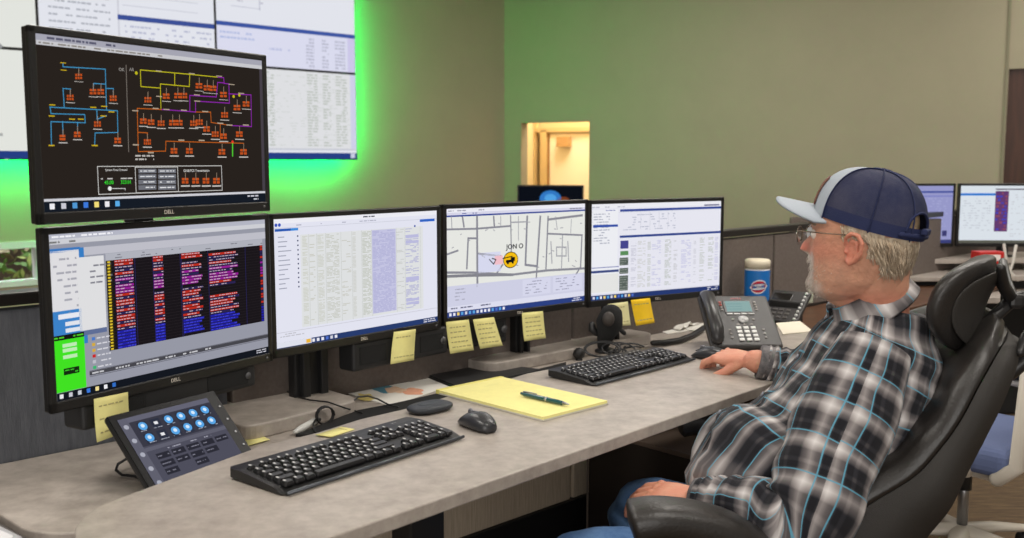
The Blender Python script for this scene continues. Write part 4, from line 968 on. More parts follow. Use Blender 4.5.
def gz(y, s): return math.exp(-(y/s)**2)
def headpt(z, a):
    Fz, Bz, Wz = interp([(-.138,.062,.030,.014),(-.130,.082,.005,.034),(-.116,.094,-.030,.050),(-.09,.097,-.062,.061),(-.06,.097,-.084,.067),(-.03,.098,-.098,.071),(0,.098,-.106,.0745),(.03,.098,-.108,.077),(.06,.090,-.104,.077),(.09,.086,-.09,.069),(.11,.064,-.068,.053),(.123,.034,-.038,.030),(.128,.004,-.006,.006)], z)
    cx = (Fz+Bz)/2; hx = (Fz-Bz)/2; c, s = math.cos(a), math.sin(a)
    x = cx+hx*math.copysign(abs(c)**.92, c); y = Wz*math.copysign(abs(s)**.9, s)
    if c > 0:
        nz = 0
        if -.045 < z < .012: nz = .029*smoothstep((.012-z)/.045)*smoothstep((z+.047)/.012)*gz(y, .0105+.006*smoothstep((-.01-z)/.03))
        x += nz
        x += -.009*gz(abs(y)-.032, .014)*gz(z-.0, .012)*c
        x += .0045*gz(z-.02, .010)*gz(abs(y)-.025, .025)*c
        x += .012*gz(z+.052, .010)*gz(y, .026)*c          # moustache
        x += .005*gz(z+.070, .007)*gz(y, .02)*c
        x += .014*gz(z+.104, .022)*gz(y, .026)*c          # chin beard
        x += .004*gz(z+.03, .02)*gz(abs(y)-.045, .02)
    if z > .04: k_ = 1-.07*smoothstep((z-.04)/.04); x = x*k_; y = y*k_
    return Vector((x, y, z if z < .04 else .04+(z-.04)*.92))
bodym = MB(HM)
rings = []
zs = [-.138+.266*(k/52) for k in range(53)]
for z in zs: rings.append([headpt(z, 2*PI*j/72) for j in range(72)])
bodym.loft(rings)
# ears
for sy in (1, -1):
    hel = [(.012,.074,.004),(.010,.080,.018),(-.003,.086,.027),(-.018,.090,.024),(-.026,.090,.008),(-.022,.087,-.012),(-.010,.082,-.026),(.002,.077,-.032),(.008,.074,-.026)]
    off = Vector((-.002, .0, -.019))
    bodym.tube([Vector((x, sy*y, z))+off for x, y, z in hel], [.0035,.0042,.0048,.005,.005,.0048,.0058,.007,.005], 10)
    bodym.tube([Vector((x, sy*y, z))+off for x, y, z in ((.006,.074,.0),(-.004,.079,.013),(-.014,.082,.006),(-.012,.080,-.010),(-.002,.076,-.014))], .0035, 8)
    bodym.ball(Vector((-.006, sy*.073, -.004))+off, (.020,.006,.026), 10)
    bodym.tube([Vector((x, sy*y, z))+off for x, y, z in ((.010,.074,-.004),(.009,.079,-.010))], .004, 8)
# neck in world coordinates
nb = atd(877, 312, 2.03); nt_ = HM @ Vector((-.035, 0, -.03)); bodym.M = None
bodym.tube([nt_, nt_.lerp(nb, .45)+bf*.004, nb, nb+(nb-nt_).normalized()*.03], [.062,.066,.066,.058], 28, flat=.95)
bodym.tube([HM @ Vector((.06,0,-.118)), HM @ Vector((.02,0,-.128)), nb+bf*.045+UP*.02, nb+bf*.05-UP*.05], [.022,.030,.036,.036], 18)
# joints
chest = atd(838, 392, 2.04); belly = atd(786, 486, 2.02); pelvis = atd(800, 545, 2.02)
shL = atd(876, 385, 1.85); shR = chest+(Vector((chest.x-.0, chest.y, shL.z))-chest)*0+Vector((.11,.17,.02))
elL = atd(803, 520, 1.76); wrL = atd(699, 501, 1.88)
elR = atd(828, 378, 2.50); wrR = at(755, 361, DZ+.043)
for p in ((shL, elL, wrL), (shR, elR, wrR)): bodym.tube(p, [.05,.042,.03], 14)
bodym.tube([nb-UP*.06, chest, belly, pelvis], [.05,.10,.13,.12], 20)
bodym.tube([shL+UP*.0, nb-UP*.08, shR], [.045,.05,.045], 14)
def hand(mb, wrist, X, Zup, side, curls, scale=1.0, spread=1.0, thumb=(.62,.62,-.42), tcurl=.35, palm_bend=0):
    X = X.normalized(); Z = (Zup-X*Zup.dot(X)).normalized(); Y = Z.cross(X)*side     # Y towards the thumb
    M = frame_mat(wrist, X*scale, Y*scale, Z*scale)
    q = MB(M)
    pr = [(-.03,.050,.036,0),(0,.054,.036,0),(.025,.068,.036,.0),(.055,.080,.034,0),(.080,.082,.028,0),(.094,.074,.020,-.002)]
    rr = []
    for x, w, t, dz_ in pr:
        rr.append([Vector((x, w/2*math.copysign(abs(math.cos(a))**.75, math.cos(a)), dz_+t/2*math.copysign(abs(math.sin(a))**.8, math.sin(a)))) for a in [2*PI*k/24 for k in range(24)]])
    q.loft(rr)
    fl_ = [(.029,(.042,.026,.022),.0098),(.0095,(.046,.030,.023),.0100),(-.0105,(.043,.028,.022),.0096),(-.030,(.034,.021,.020),.0085)]
    for k, (y0, seg, r0) in enumerate(fl_):
        p = Vector((.080, y0, .001)); ang = 0; pts = [p, p+Vector((.012,0,0))]; yaw = (y0*2.2)*spread
        for s_, cu in zip(seg, curls[k]):
            ang += cu; d = Vector((math.cos(ang)*math.cos(yaw), math.sin(yaw)*math.cos(ang), -math.sin(ang))); pts.append(pts[-1]+d*s_)
        q.tube(pts, [r0, r0*1.08, r0*1.02, r0*.92, r0*.74], 12)
        q.ball(pts[1]+Vector((0,0,.003)), r0*1.02, 8)
    d = Vector(thumb).normalized(); p0 = Vector((.018, .020, -.006)); p1 = p0+d*.045
    d2 = (d+Vector((1,0,0))*tcurl).normalized(); p2 = p1+d2*.034; d3 = (d2+Vector((1,-.3,-.1))*tcurl).normalized(); p3 = p2+d3*.024
    q.tube([p0, p1, p2, p3], [.015,.0125,.011,.0085], 12)
    b = len(mb.v); mb.v += q.v; mb.f += [tuple(b+i for i in f) for f in q.f]; mb.m += q.m; mb.s += q.s
hand(bodym, wrR+Vector((-.012,.022,-.002)), Vector((-.60,.74,-.02)), UP+Vector((-.05,-.30,0)), 1, ((.40,.75,.45),(.45,.8,.5),(.5,.85,.5),(.6,.9,.5)), .98, .5, (.70,.50,-.45), .35)
hand(bodym, wrL+Vector((-.01,.01,0)), Vector((-.72,.68,-.10)), UP+Vector((-.0,-.35,0)), -1, ((.25,.35,.3),(.25,.4,.3),(.3,.4,.3),(.3,.45,.3)), 1.0, 1.0)
tmp = bodym.build('tmp_body', mat('tmp'), None)
rm = tmp.modifiers.new('r', 'REMESH'); rm.mode = 'VOXEL'; rm.voxel_size = .0028; rm.use_smooth_shade = True
sm_ = tmp.modifiers.new('s', 'CORRECTIVE_SMOOTH') if False else tmp.modifiers.new('s', 'SMOOTH'); sm_.factor = .5; sm_.iterations = 2
dg = bpy.context.evaluated_depsgraph_get(); me = bpy.data.meshes.new_from_object(tmp.evaluated_get(dg)); bpy.data.objects.remove(tmp)
me.name = 'body'
ca_ = me.color_attributes.new('tone', 'FLOAT_COLOR', 'POINT')
HMi = HM.inverted()
SK = Vector(lin((214,158,130))); RED = Vector(lin((206,116,96))); BEARD = Vector(lin((206,196,188))); STUB = Vector(lin((176,142,124))); TAN = Vector(lin((200,138,108)))
buf = []
for v in me.vertices:
    p = HMi @ v.co; c = SK.copy()
    if p.length < .30:
        red = min(1, .9*gz(p.z+.032,.02)*gz(p.y,.03)*(p.x > .09)+.5*gz(p.z+.03,.03)*gz(abs(p.y)-.05,.03)*(p.x > .0)+.55*(abs(p.y) > .076 and p.x < .02)+.45*smoothstep((-.09-p.z)/.04)*smoothstep((.05-p.x)/.04))
        c = c.lerp(RED, red)
        nn_ = noise.noise(v.co*55)
        bz = max(smoothstep((-.034-p.z-.010*nn_)/.012)*smoothstep((p.x-.074)/.012), smoothstep((-.060-p.z)/.02)*smoothstep((p.x-.030)/.035)*.55, .3*smoothstep((-.03-p.z)/.03)*smoothstep((p.x+.01)/.03))
        bz *= smoothstep((p.z+.150)/.02)
        bz1 = max(smoothstep((-.034-p.z-.010*nn_)/.012)*smoothstep((p.x-.080)/.010), smoothstep((-.088-p.z)/.02)*smoothstep((p.x-.05)/.03)*.8)
        c = c.lerp(STUB, min(1, max(0, bz*(.8+.8*noise.noise(v.co*300)))))
        c = c.lerp(BEARD, min(1, max(0, bz1*(.85+.6*noise.noise(v.co*250)))))
        if p.z > .0226+.2586*p.x+.004 and p.x < .06: c = Vector(lin((186,160,128)))*(1+.5*noise.noise(v.co*200))
        c *= 1+.10*noise.noise(v.co*90)+.07*noise.noise(v.co*35)
    else:
        c = SK.lerp(RED, .35+.25*noise.noise(v.co*40))
    buf += [c.x, c.y, c.z, 1]
ca_.data.foreach_set('color', buf)
sk = mat('skin', (210,150,125), .5, bump=.45, bscale=140)
sk.node_tree.nodes['Principled BSDF'].inputs['Subsurface Weight'].default_value = .12
sk.node_tree.nodes['Principled BSDF'].inputs['Subsurface Radius'].default_value = (.012,.005,.003)
an_ = sk.node_tree.nodes.new('ShaderNodeAttribute'); an_.attribute_name = 'tone'
sk.node_tree.links.new(an_.outputs['Color'], sk.node_tree.nodes['Principled BSDF'].inputs['Base Color'])
me.materials.clear(); me.materials.append(sk)
Mi = Matrix.Translation((-.62,-2.02,0)); me.transform(Mi)
for p in me.polygons: p.use_smooth = True
bo_ = bpy.data.objects.new('body', me); COL.objects.link(bo_); bo_.parent = man
def mp(mb, name, m): return mb.build(name, m, man, world=True)
# eyes
ey_ = MB(HM)
for sy in (1, -1):
    ey_.ball((.082, sy*.032, .0), .012, 12, mi=0); ey_.ball((.0905, sy*.033, .0), (.0045,.006,.006), 8, mi=1)
mp(ey_, 'eyes', [mat('eye_white', (225,215,205), .25), mat('iris', (60,70,80), .2)])
bw = MB(HM)
for k in range(70):
    sy = random.choice((1,-1)); y = random.uniform(.014,.05); p = headpt(.020+.004*math.sin(y*60)+random.uniform(-.003,.003), math.asin(min(1,y/.077))*sy); bw.tube([p, p+Vector((.003,sy*.006,.002))], [.0007,.0003], 4)
mp(bw, 'eyebrows', mat('brow_hair', (176,160,140), .8))
# beard bristle
bd = MB(HM)
for k in range(450):
    z = random.uniform(-.130,-.046); a = random.gauss(0, .6)
    p = headpt(z, a)
    if p.x < .01: continue
    if z > -.062 and abs(p.y) > .032: 
        if random.random() < .93: continue
    if abs(z+.064) < .004 and abs(p.y) < .018: continue
    if p.x < .07 and random.random() < .65: continue
    L = .006 if p.x > .078 else .003
    d = Vector((.35, p.y*6, -1)).normalized(); bd.tube([p, p+d*L+Vector((.0015,0,0))], [.0005,.00025], 3, round_ends=False)
mp(bd, 'beard', mat('beard_grey', (214,204,194), .75, rgb2=(160,146,134), nscale=60))
# hair
hr = MB(HM); HB = mat('hair_grey_blond', (182,160,134), .6, rgb2=(228,214,192), nscale=120, stretch=(1,1,.15))
def capline(x): return .040+(x-.08)*.27+.010
rr = []
for k in range(15):
    z = .055-.150*k/14; row = []
    for j in range(41):
        a = PI*.46+(2*PI-PI*.92)*j/40; p = headpt(max(z,-.09), a); e = 1.055 if k < 13 else 1.03
        p = Vector((p.x*e, p.y*e, z)); 
        row.append(p)
    rr.append(row)
# shell restricted: behind the ears for low z, everywhere near temples for high z
vs = [p for r in rr for p in r]; fs = []
for i in range(14):
    for j in range(40):
        p = rr[i][j]
        ok = p.x < (-.030 if p.z > -.035 else -.052) and p.z > -.080 or (p.z > .0 and p.x < .034)
        if p.z > .0226+.2586*p.x+.006: ok = False
        if ok: fs.append((i*41+j, i*41+j+1, (i+1)*41+j+1, (i+1)*41+j))
hr.add(vs, fs, True)
for k in range(3400):
    a = random.uniform(PI*.44, 2*PI-PI*.44); z = random.uniform(-.062, .055); p = headpt(z, a)
    if not (p.x < (-.030 if z > -.035 else -.050) or (z > .0 and p.x < .040) or (z > -.022 and .024 < p.x < .042)): continue
    if z > .0226+.2586*p.x-.002: continue
    L = random.uniform(.020, .030) if p.x < -.03 else random.uniform(.012, .018)
    n_ = Vector((p.x, p.y, 0)).normalized(); t = Vector((-.35 if p.x > -.08 else .05, 0, -1)).normalized()
    b = p+n_*random.uniform(.002,.005); hr.tube([b, b+t*L*.5+n_*.0015, b+t*L+n_*random.uniform(-.004,.001)], [.0009,.0009,.0003], 3, round_ends=False)
mp(hr, 'hair', HB)
# glasses
gl = MB(HM); GM = mat('glasses_metal', (120,105,90), .3, metal=.8)
for sy in (1, -1):
    ring = [(.119-.010*abs(math.cos(a)*.022+.0)/.022*.0-(.006 if True else 0)*(.5+.5*math.cos(a)*1), sy*(.034+.0235*math.cos(a)), .0+.0175*math.sin(a)-.002) for a in [2*PI*k/24 for k in range(25)]]
    gl.tube(ring, .0011, 6)
    gl.tube([(.112, sy*.058, .006), (.105, sy*.071, .008), (.05, sy*.079, .006), (-.02, sy*.0815, .004), (-.038, sy*.080, -.012)], .0012, 6)
gl.tube([(.118,.012,.004),(.122,0,.007),(.118,-.012,.004)], .0011, 6)
go_ = mp(gl, 'glasses', GM)
for sy in (1, -1):
    ln_ = MB(HM); ln_.loft([[Vector((.1165-.003*math.cos(a)*1.0+dx, sy*(.034+.023*math.cos(a)), .017*math.sin(a)-.002)) for a in [2*PI*k/24 for k in range(24)]] for dx in (0,.0012)], True, False)
    lo_ = ln_.build('lens', mat('lens_glass', (250,250,250), .03, trans=1), go_); lo_.data.transform(Matrix.Translation((-.62,-2.02,0)))
# cap
tilt = math.radians(-14.5)
CO = Vector((-.010, 0, .020))
CM = HM @ Matrix.Translation(CO) @ Matrix.Rotation(tilt, 4, 'Y').inverted() if False else HM @ Matrix.Translation(CO) @ Matrix.Rotation(tilt, 4, 'Y')
def cappt(th, s, e=1.0):       # th 0 = front, s 0..1 base to button
    hx, hy, H = .111, .086, .113
    q = s*PI/2; c = math.cos(q)**.72; sn = math.sin(q)**.92
    fx = 1+.06*(1 if math.cos(th) > 0 else 0)*math.sin(q*2)*max(0, math.cos(th))
    return Vector((hx*c*math.cos(th)*e*fx, hy*c*math.sin(th)*e, H*sn*e))
NAVY = mat('cap_mesh_navy', (28,36,70), .85, rgb2=(62,62,84), nscale=14, bump=.5, bscale=700)
NAVB = mat('cap_band_navy', (24,34,74), .8, bump=.3, bscale=500)
CGREY = mat('cap_grey', (172,180,190), .9, bump=.3, bscale=600)
def crown(mb, th0, th1, s0, s1, m, e, n=18, k=14, skip=None):
    vs = []; fs = []
    for i in range(k+1):
        for j in range(n+1): vs.append(cappt(th0+(th1-th0)*j/n, s0+(s1-s0)*i/k, e))
    for i in range(k):
        for j in range(n):
            th = th0+(th1-th0)*(j+.5)/n; s_ = s0+(s1-s0)*(i+.5)/k
            if skip and skip(th, s_): continue
            fs.append((i*(n+1)+j, i*(n+1)+j+1, (i+1)*(n+1)+j+1, (i+1)*(n+1)+j))
    mb.add(vs, fs, True, mi=m)
D45 = math.radians(50)
def hole(th, s): d = abs(th-(PI-.3)); return d < .36 and .085 < s < .085+.21*math.sqrt(max(0, 1-(d/.36)**2))
cp = MB(CM)
for e in (1.0, .985):
    crown(cp, -D45, D45, 0, 1, 0, e, 20)
    crown(cp, D45, 2*PI-D45, 0, 1, 1, e, 72, 32, hole)
crown(cp, D45, 2*PI-D45, 0, .12, 2, 1.006, 72, 4, lambda t, s: False)
cap_o = mp(cp, 'cap_crown', [CGREY, NAVY, NAVB])
smb = MB(CM)
for th in (D45, -D45, math.radians(104), -math.radians(104), math.radians(150), -math.radians(150)):
    smb.tube([cappt(th, s/14, 1.008) for s in range(0, 15)], .0034, 8, flat=.4)
smb.ball(cappt(0, 1, 1.0), (.008,.008,.005), 10)
pts = [cappt(PI-.3+d, .085+.215*math.sqrt(max(0, 1-(d/.37)**2)), 1.01) for d in [-.37+.74*k/16 for k in range(17)]]; smb.tube(pts, .003, 8)
s2 = smb.build('cap_seams', NAVB, cap_o, world=False); s2.data.transform(Matrix.Translation((-.62,-2.02,0)))
stp = MB(CM); stp.tube([cappt(PI-.75, .04, 1.01), cappt(PI-.3, .045, 1.03), cappt(PI+.15, .04, 1.01)], .006, 8); stp.box(cappt(PI-.25, .10, 1.09), (.012,.03,.012), .003)
s3 = stp.build('cap_strap', NAVB, cap_o); s3.data.transform(Matrix.Translation((-.62,-2.02,0)))
bm_ = MB(CM); top = []; NB = 20
def brim(s, t, dz):
    th = s*math.radians(58); b = cappt(th, 0.0, 1.0); L = .082*math.sqrt(max(0, 1-(abs(s)*.97)**2.6))+.002
    return Vector((b.x+L*t, b.y*(1-.02*t), .006-.006*t*1.0+dz+.018*(1-abs(s)**1.6)*(1) -.014))
vs = []; fs = []
for i in range(9):
    for j in range(NB+1): vs.append(brim(-1+2*j/NB, i/8, .002))
for i in range(9):
    for j in range(NB+1): vs.append(brim(-1+2*j/NB, i/8, -.0025))
o2 = 9*(NB+1)
for i in range(8):
    for j in range(NB):
        a = i*(NB+1)+j; fs.append((a, a+1, a+NB+2, a+NB+1)); fs.append((o2+a, o2+a+NB+1, o2+a+NB+2, o2+a+1))
for j in range(NB): a = 8*(NB+1)+j; fs.append((a, a+1, o2+a+1, o2+a))
for i in range(8): a = i*(NB+1); fs.append((a, a+NB+1, o2+a+NB+1, o2+a)); a += NB; fs.append((a, o2+a, o2+a+NB+1, a+NB+1))
bm_.add(vs, fs, True)
mp(bm_, 'cap_brim', CGREY)
pt_ = MB(CM)
vs = [cappt(-.42+.84*j/10, .07+.36*i/8, 1.012) for i in range(9) for j in range(11)]
vs2 = [cappt(-.42+.84*j/10, .07+.36*i/8, 1.03) for i in range(9) for j in range(11)]
fs = [(i*11+j, i*11+j+1, (i+1)*11+j+1, (i+1)*11+j) for i in range(8) for j in range(10)]
rim = [j for j in range(11)]+[i*11+10 for i in range(1,9)]+[8*11+j for j in range(9,-1,-1)]+[i*11 for i in range(7,0,-1)]
pt_.add(vs+vs2, [f[::-1] for f in fs]+[tuple(99+i for i in f) for f in fs]+[(a, b, 99+b, 99+a) for a, b in zip(rim, rim[1:]+rim[:1])], True)
mp(pt_, 'cap_patch', mat('patch_leather', (112,72,58), .6))
# ---------------------------------------------------------------- plaid cloth
def plaid():
    m = bpy.data.materials.new('plaid_flannel'); m.use_nodes = True; nt = m.node_tree; L = nt.links.new; b = nt.nodes['Principled BSDF']
    b.inputs['Roughness'].default_value = .9; b.inputs['Specular IOR Level'].default_value = .15; b.inputs['Sheen Weight'].default_value = .08
    uv = nt.nodes.new('ShaderNodeUVMap'); uv.uv_map = 'UVMap'
    nz = nt.nodes.new('ShaderNodeTexNoise'); nz.inputs['Scale'].default_value = 9; nz.inputs['Detail'].default_value = 1
    L(uv.outputs[0], nz.inputs['Vector'])
    mx = nt.nodes.new('ShaderNodeMix'); mx.data_type = 'VECTOR'; mx.inputs[0].default_value = .018
    L(uv.outputs[0], mx.inputs[4]); L(nz.outputs['Color'], mx.inputs[5])
    sx = nt.nodes.new('ShaderNodeSeparateXYZ'); L(mx.outputs[1], sx.inputs[0])
    def M(op, a, c=None, clamp=False):
        n = nt.nodes.new('ShaderNodeMath'); n.operation = op; n.use_clamp = clamp
        for i, v in enumerate((a, c)):
            if v is None: continue
            if isinstance(v, (int, float)): n.inputs[i].default_value = v
            else: L(v, n.inputs[i])
        return n.outputs[0]
    def ramp(fac, stops, lin_=True):
        r = nt.nodes.new('ShaderNodeValToRGB'); r.color_ramp.interpolation = 'LINEAR' if lin_ else 'CONSTANT'
        e = r.color_ramp.elements
        while len(e) < len(stops): e.new(.5)
        for k, (p, c) in enumerate(stops):
            e[k].position = p; c = c if hasattr(c, '__len__') else (c, c, c); e[k].color = (*c, 1)
        L(fac, r.inputs['Fac']); return r.outputs['Color']
    bands = [(0,.06),(.16,.06),(.21,.22),(.27,.22),(.31,.05),(.42,.05),(.50,.45),(.58,.60),(.70,1),(.82,.60),(.90,.35),(.95,.06)]
    fu = M('FRACT', M('DIVIDE', sx.outputs[0], .070)); fv = M('FRACT', M('DIVIDE', sx.outputs[1], .074))
    bu = ramp(fu, bands); bv = ramp(fv, bands)
    s = M('ADD', M('MULTIPLY', bu, .5), M('MULTIPLY', bv, .5))
    base = ramp(s, [(0, lin((18,18,23))), (.14, lin((44,44,49))), (.36, lin((100,95,96))), (.62, lin((156,150,149))), (1, lin((214,210,209)))])
    line = [(0,0),(.464,0),(.471,1),(.496,1),(.503,0),(1,0)]
    lm = M('MAXIMUM', ramp(fu, line), ramp(fv, line))
    mc = nt.nodes.new('ShaderNodeMix'); mc.data_type = 'RGBA'; L(M('MULTIPLY', lm, .85), mc.inputs[0]); L(base, mc.inputs[6]); mc.inputs[7].default_value = (*lin((92,158,184)), 1)
    L(mc.outputs[2], b.inputs['Base Color'])
    n2 = nt.nodes.new('ShaderNodeTexNoise'); n2.inputs['Scale'].default_value = 700; L(uv.outputs[0], n2.inputs['Vector'])
    bp = nt.nodes.new('ShaderNodeBump'); bp.inputs['Strength'].default_value = .3; bp.inputs['Distance'].default_value = .002; L(n2.outputs['Fac'], bp.inputs['Height']); L(bp.outputs[0], b.inputs['Normal'])
    return m
PLAID = plaid()
def catm(P, t):
    n = len(P)-1; x = min(max(t, 0), 1)*n; i = min(int(x), n-1); f = x-i
    g = lambda k: P[min(max(k, 0), n)]
    a, b, c, d = g(i-1), g(i), g(i+1), g(i+2)
    return .5*((2*b)+(c-a)*f+(2*a-5*b+4*c-d)*f*f+(3*b-a-3*c+d)*f**3)
def cloth_loft(mb, spine, data, lat, NR, NA, fold, u0=0, v0=0, cap=True, mi=0, seam=PI, exps=.85):
    """spine: centres; data: (forward, back, left, right) half sizes; lat: lateral direction (towards the viewer's side)"""
    S = [Vector(p) for p in spine]; D = [Vector(d[:3]+(0,)) if False else d for d in data]
    rings = []; vlen = [0]; pc = None; ul = []
    for i in range(NR+1):
        t = i/NR; c = catm(S, t); d = tuple(catm([x[k] for x in D], t) for k in range(4))
        T = (catm(S, min(1, t+.02))-catm(S, max(0, t-.02))).normalized()
        l = (lat-T*lat.dot(T)).normalized(); f = l.cross(T)                     # f: forward
        if pc is not None: vlen.append(vlen[-1]+(c-pc).length)
        pc = c; ring = []
        for j in range(NA):
            a = 2*PI*j/NA; ca, sa = math.cos(a), math.sin(a)
            rf = d[0] if ca > 0 else d[1]; rl = d[2] if sa > 0 else d[3]
            X = rf*math.copysign(abs(ca)**exps, ca); Y = rl*math.copysign(abs(sa)**exps, sa)
            p = c+f*X+l*Y; n = (f*(X/(rf*rf+1e-9))+l*(Y/(rl*rl+1e-9))).normalized()
            p = p+n*fold(p, a, t, n)
            ring.append(p)
        rings.append(ring); ul.append(sum((ring[j]-ring[j-1]).length for j in range(NA)))
    um = sum(ul)/len(ul)
    mb.loft(rings, cap, True, mi, uvf=lambda i, j: (u0+um*j/NA, v0+vlen[min(i, NR)]))
    return rings
def fbm(p, s): return noise.noise(p*s)+.5*noise.noise(p*s*2.1+Vector((7,3,1)))
def ridge(p, s): return 1-abs(noise.noise(p*s))*2.2
shirt = MB()
# torso rings from hem to neck: (front, back, left(near), right)
spine = [pelvis+Vector((0,0,-.03)), pelvis+Vector((-.01,0,.05)), belly+Vector((.0,0,.015)), belly.lerp(chest, .5), chest, atd(866, 340, 2.05), atd(876, 318, 2.05), atd(880, 305, 2.05)]
data = [(.165,.17,.185,.185), (.185,.175,.19,.19), (.195,.17,.195,.195), (.130,.178,.195,.195), (.106,.178,.185,.19), (.086,.156,.165,.175), (.070,.122,.120,.125), (.064,.112,.084,.084)]
def foldT(p, a, t, n):
    q = Vector((p.x*1.0, p.y*1.0, p.z*1.6)); w = smoothstep(1-abs(t-.35)*1.9)
    k = .012*fbm(q, 9)+.010*w*ridge(Vector((p.x*5+p.z*9, p.y*7, p.z*14-p.x*8)), 1.0)
    lw = smoothstep((.62-t)/.3)*smoothstep(t/.1)
    k += .0075*lw*math.sin(58*(p.z*.9+p.x*.75)+9*noise.noise(p*5))*(.4+.6*abs(noise.noise(p*7+Vector((3,1,2)))*2))
    return k
cloth_loft(shirt, spine, data, -br_, 110, 150, foldT, v0=.02)
# sleeves
def sleeve(sh, el, wr, r, u0, v0, lat, inner=.0, seed=0):
    A = sh+(sh-el).normalized()*.02
    sp = [A, sh.lerp(el, .28), sh.lerp(el, .62), el+ (el-sh).normalized()*.004, el.lerp(wr, .38), el.lerp(wr, .78), wr]
    dd = [(r[0],)*4, (r[1],)*4, (r[2],)*4, (r[3],)*4, (r[4],)*4, (r[5],)*4, (r[6],)*4]
    def fold(p, a, t, n):
        q = p+Vector((seed, 0, 0)); e = math.exp(-((t-.5)/.16)**2)
        return .006*fbm(q, 11)+.0075*e*math.sin(t*70+2*math.cos(a)+3*noise.noise(p*6))*(.5+.5*math.cos(a-2.2))+.004*smoothstep((t-.6)/.3)*math.sin(t*95+a*1.0)*(1-smoothstep((t-.9)/.1))
    return cloth_loft(shirt, sp, dd, lat, 90, 64, fold, u0, v0, exps=.95)
# rounded shoulder caps give the yoke its width
sleeve(shL+Vector((.0,.035,.045)), elL, wrL, (.070,.088,.090,.083,.068,.052,.043), .01, .03, bf, seed=2)
sleeve(shR+Vector((.0,-.03,.02)), elR, wrR+Vector((.015,-.012,0)), (.085,.082,.072,.066,.058,.050,.042), .03, .05, -bf, seed=9)
mp(shirt, 'shirt', PLAID)
# collar
cm = MB(); cax = (atd(838, 327, 2.03)-atd(905, 281, 2.05)); cc_ = atd(869, 301, 2.045); fx = cax.normalized(); ly = -br_; ly = (ly-fx*ly.dot(fx)).normalized(); nz_ = fx.cross(ly)
if nz_.z < 0: nz_ = -nz_
prof = [(.93,-.02),(.95,.012),(.97,.028),(1.03,.030),(1.10,.018),(1.19,-.008),(1.25,-.026),(1.22,-.029),(1.06,0)]
rings = []
NA = 80
for j in range(NA+1):
    a = .16+(2*PI-.32)*j/NA; pt = math.exp(-((min(a, 2*PI-a)-.16)/.35)**2)
    row = []
    for k, (r, h) in enumerate(prof):
        rr_ = r+(.30*pt if 5 <= k <= 7 else 0); hh = h-(.022*pt if 5 <= k <= 7 else 0)
        row.append(cc_+fx*(.076*rr_*math.cos(a))+ly*(.080*rr_*math.sin(a))+nz_*hh)
    rings.append(row)
vs = [p for r in rings for p in r]; K_ = len(prof); fs = []; us = []
for i in range(NA):
    for k in range(K_-1):
        fs.append((i*K_+k, (i+1)*K_+k, (i+1)*K_+k+1, i*K_+k+1)); g_ = lambda i_, k_: (i_*.0065, .3+k_*.009); us.append([g_(i,k), g_(i+1,k), g_(i+1,k+1), g_(i,k+1)])
cm.add(vs, fs, True, uvs=us)
sol = mp(cm, 'collar', PLAID); md = sol.modifiers.new('t', 'SOLIDIFY'); md.thickness = .003
# placket and buttons along the front
pk_ = MB(); pts = []
for t in [k/24 for k in range(25)]:
    x = .08+t*.78; c = catm([Vector(p) for p in spine], x); d = catm([q[0] for q in data], x); T = (catm([Vector(p) for p in spine], min(1, x+.02))-catm([Vector(p) for p in spine], x-.02)).normalized(); l = (-br_-T*(-br_).dot(T)).normalized(); f = l.cross(T)
    a = -.02; pts.append((c+f*(d*math.cos(a)**.85)+l*(.19*math.sin(a)), f, l))
rows = []
for i, (p, f, l) in enumerate(pts):
    p = p+f*(foldT(p, .1, .08+i/24*.78, f)+.003); rows.append([p-l*.015-f*.004, p-l*.015+f*.0015, p+l*.015+f*.0015, p+l*.015-f*.004])
pk_.loft(rows, True, False, uvf=lambda i, j: (j*.018+.2, i*.02))
mp(pk_, 'placket', PLAID)
for i in (3, 8, 12, 16, 20, 23):
    p = (rows[i][1]+rows[i][2])/2; f = pts[i][1]; MB().cyl(p, p+f*.003, .006, n=14).build('button', mat('button_grey', (120,125,135), .3), man, world=True)
pcb = MB(); pb0 = wrL
for w_, e_, r_ in ((wrL, elL, .045), (wrR+Vector((.015,-.012,0)), elR, .044)):
    pcb = MB(); d = (w_-e_).normalized(); pcb.tube([w_-d*.04, w_-d*.03, w_, w_+d*.008, w_+d*.006], [r_*.96, r_*1.05, r_, r_*.98, r_*.8], 32, round_ends=False)
    mp(pcb, 'cuff', mat('cuff_grey', (60,60,66), .9, rgb2=(132,128,128), nscale=24))
# jeans
JE = mat('denim', (62,98,146), .9, rgb2=(100,136,180), nscale=16, bump=.5, bscale=900, stretch=(1,1,1))
jn = MB()
hipR = pelvis+br_*.10+UP*(-.05); hipL = pelvis-br_*.10+UP*(-.05)
knR = atd(641, 508, 2.25); knL = atd(578, 567, 1.86)
def fj(p, a, t, n): return .005*fbm(p, 10)+.004*math.exp(-((t-.55)/.1)**2)*math.sin(t*90)
for hip, kn, r0 in ((hipR, knR, .085), (hipL, knL, .088)):
    ft = Vector((kn.x+.04, kn.y+.02, .12))
    sp = [hip+bf*-.03, hip.lerp(kn, .35), hip.lerp(kn, .75), kn+Vector((.012,0,-.012)), kn.lerp(ft, .22)+Vector((-.012,0,0)), kn.lerp(ft, .6), ft]
    dd = [(r0*1.05,)*4, (r0*1.0,)*4, (r0*.95,)*4, (r0*.92,)*4, (r0*.76,)*4, (r0*.66,)*4, (r0*.68,)*4]
    cloth_loft(jn, sp, dd, -br_, 70, 48, fj, exps=.98)
jn.tube([pelvis-bf*.08+UP*-.03-br_*.09, pelvis-bf*.08+UP*-.03+br_*.09], .13, 24, flat=.9)
mp(jn, 'jeans', JE)
sh = MB()
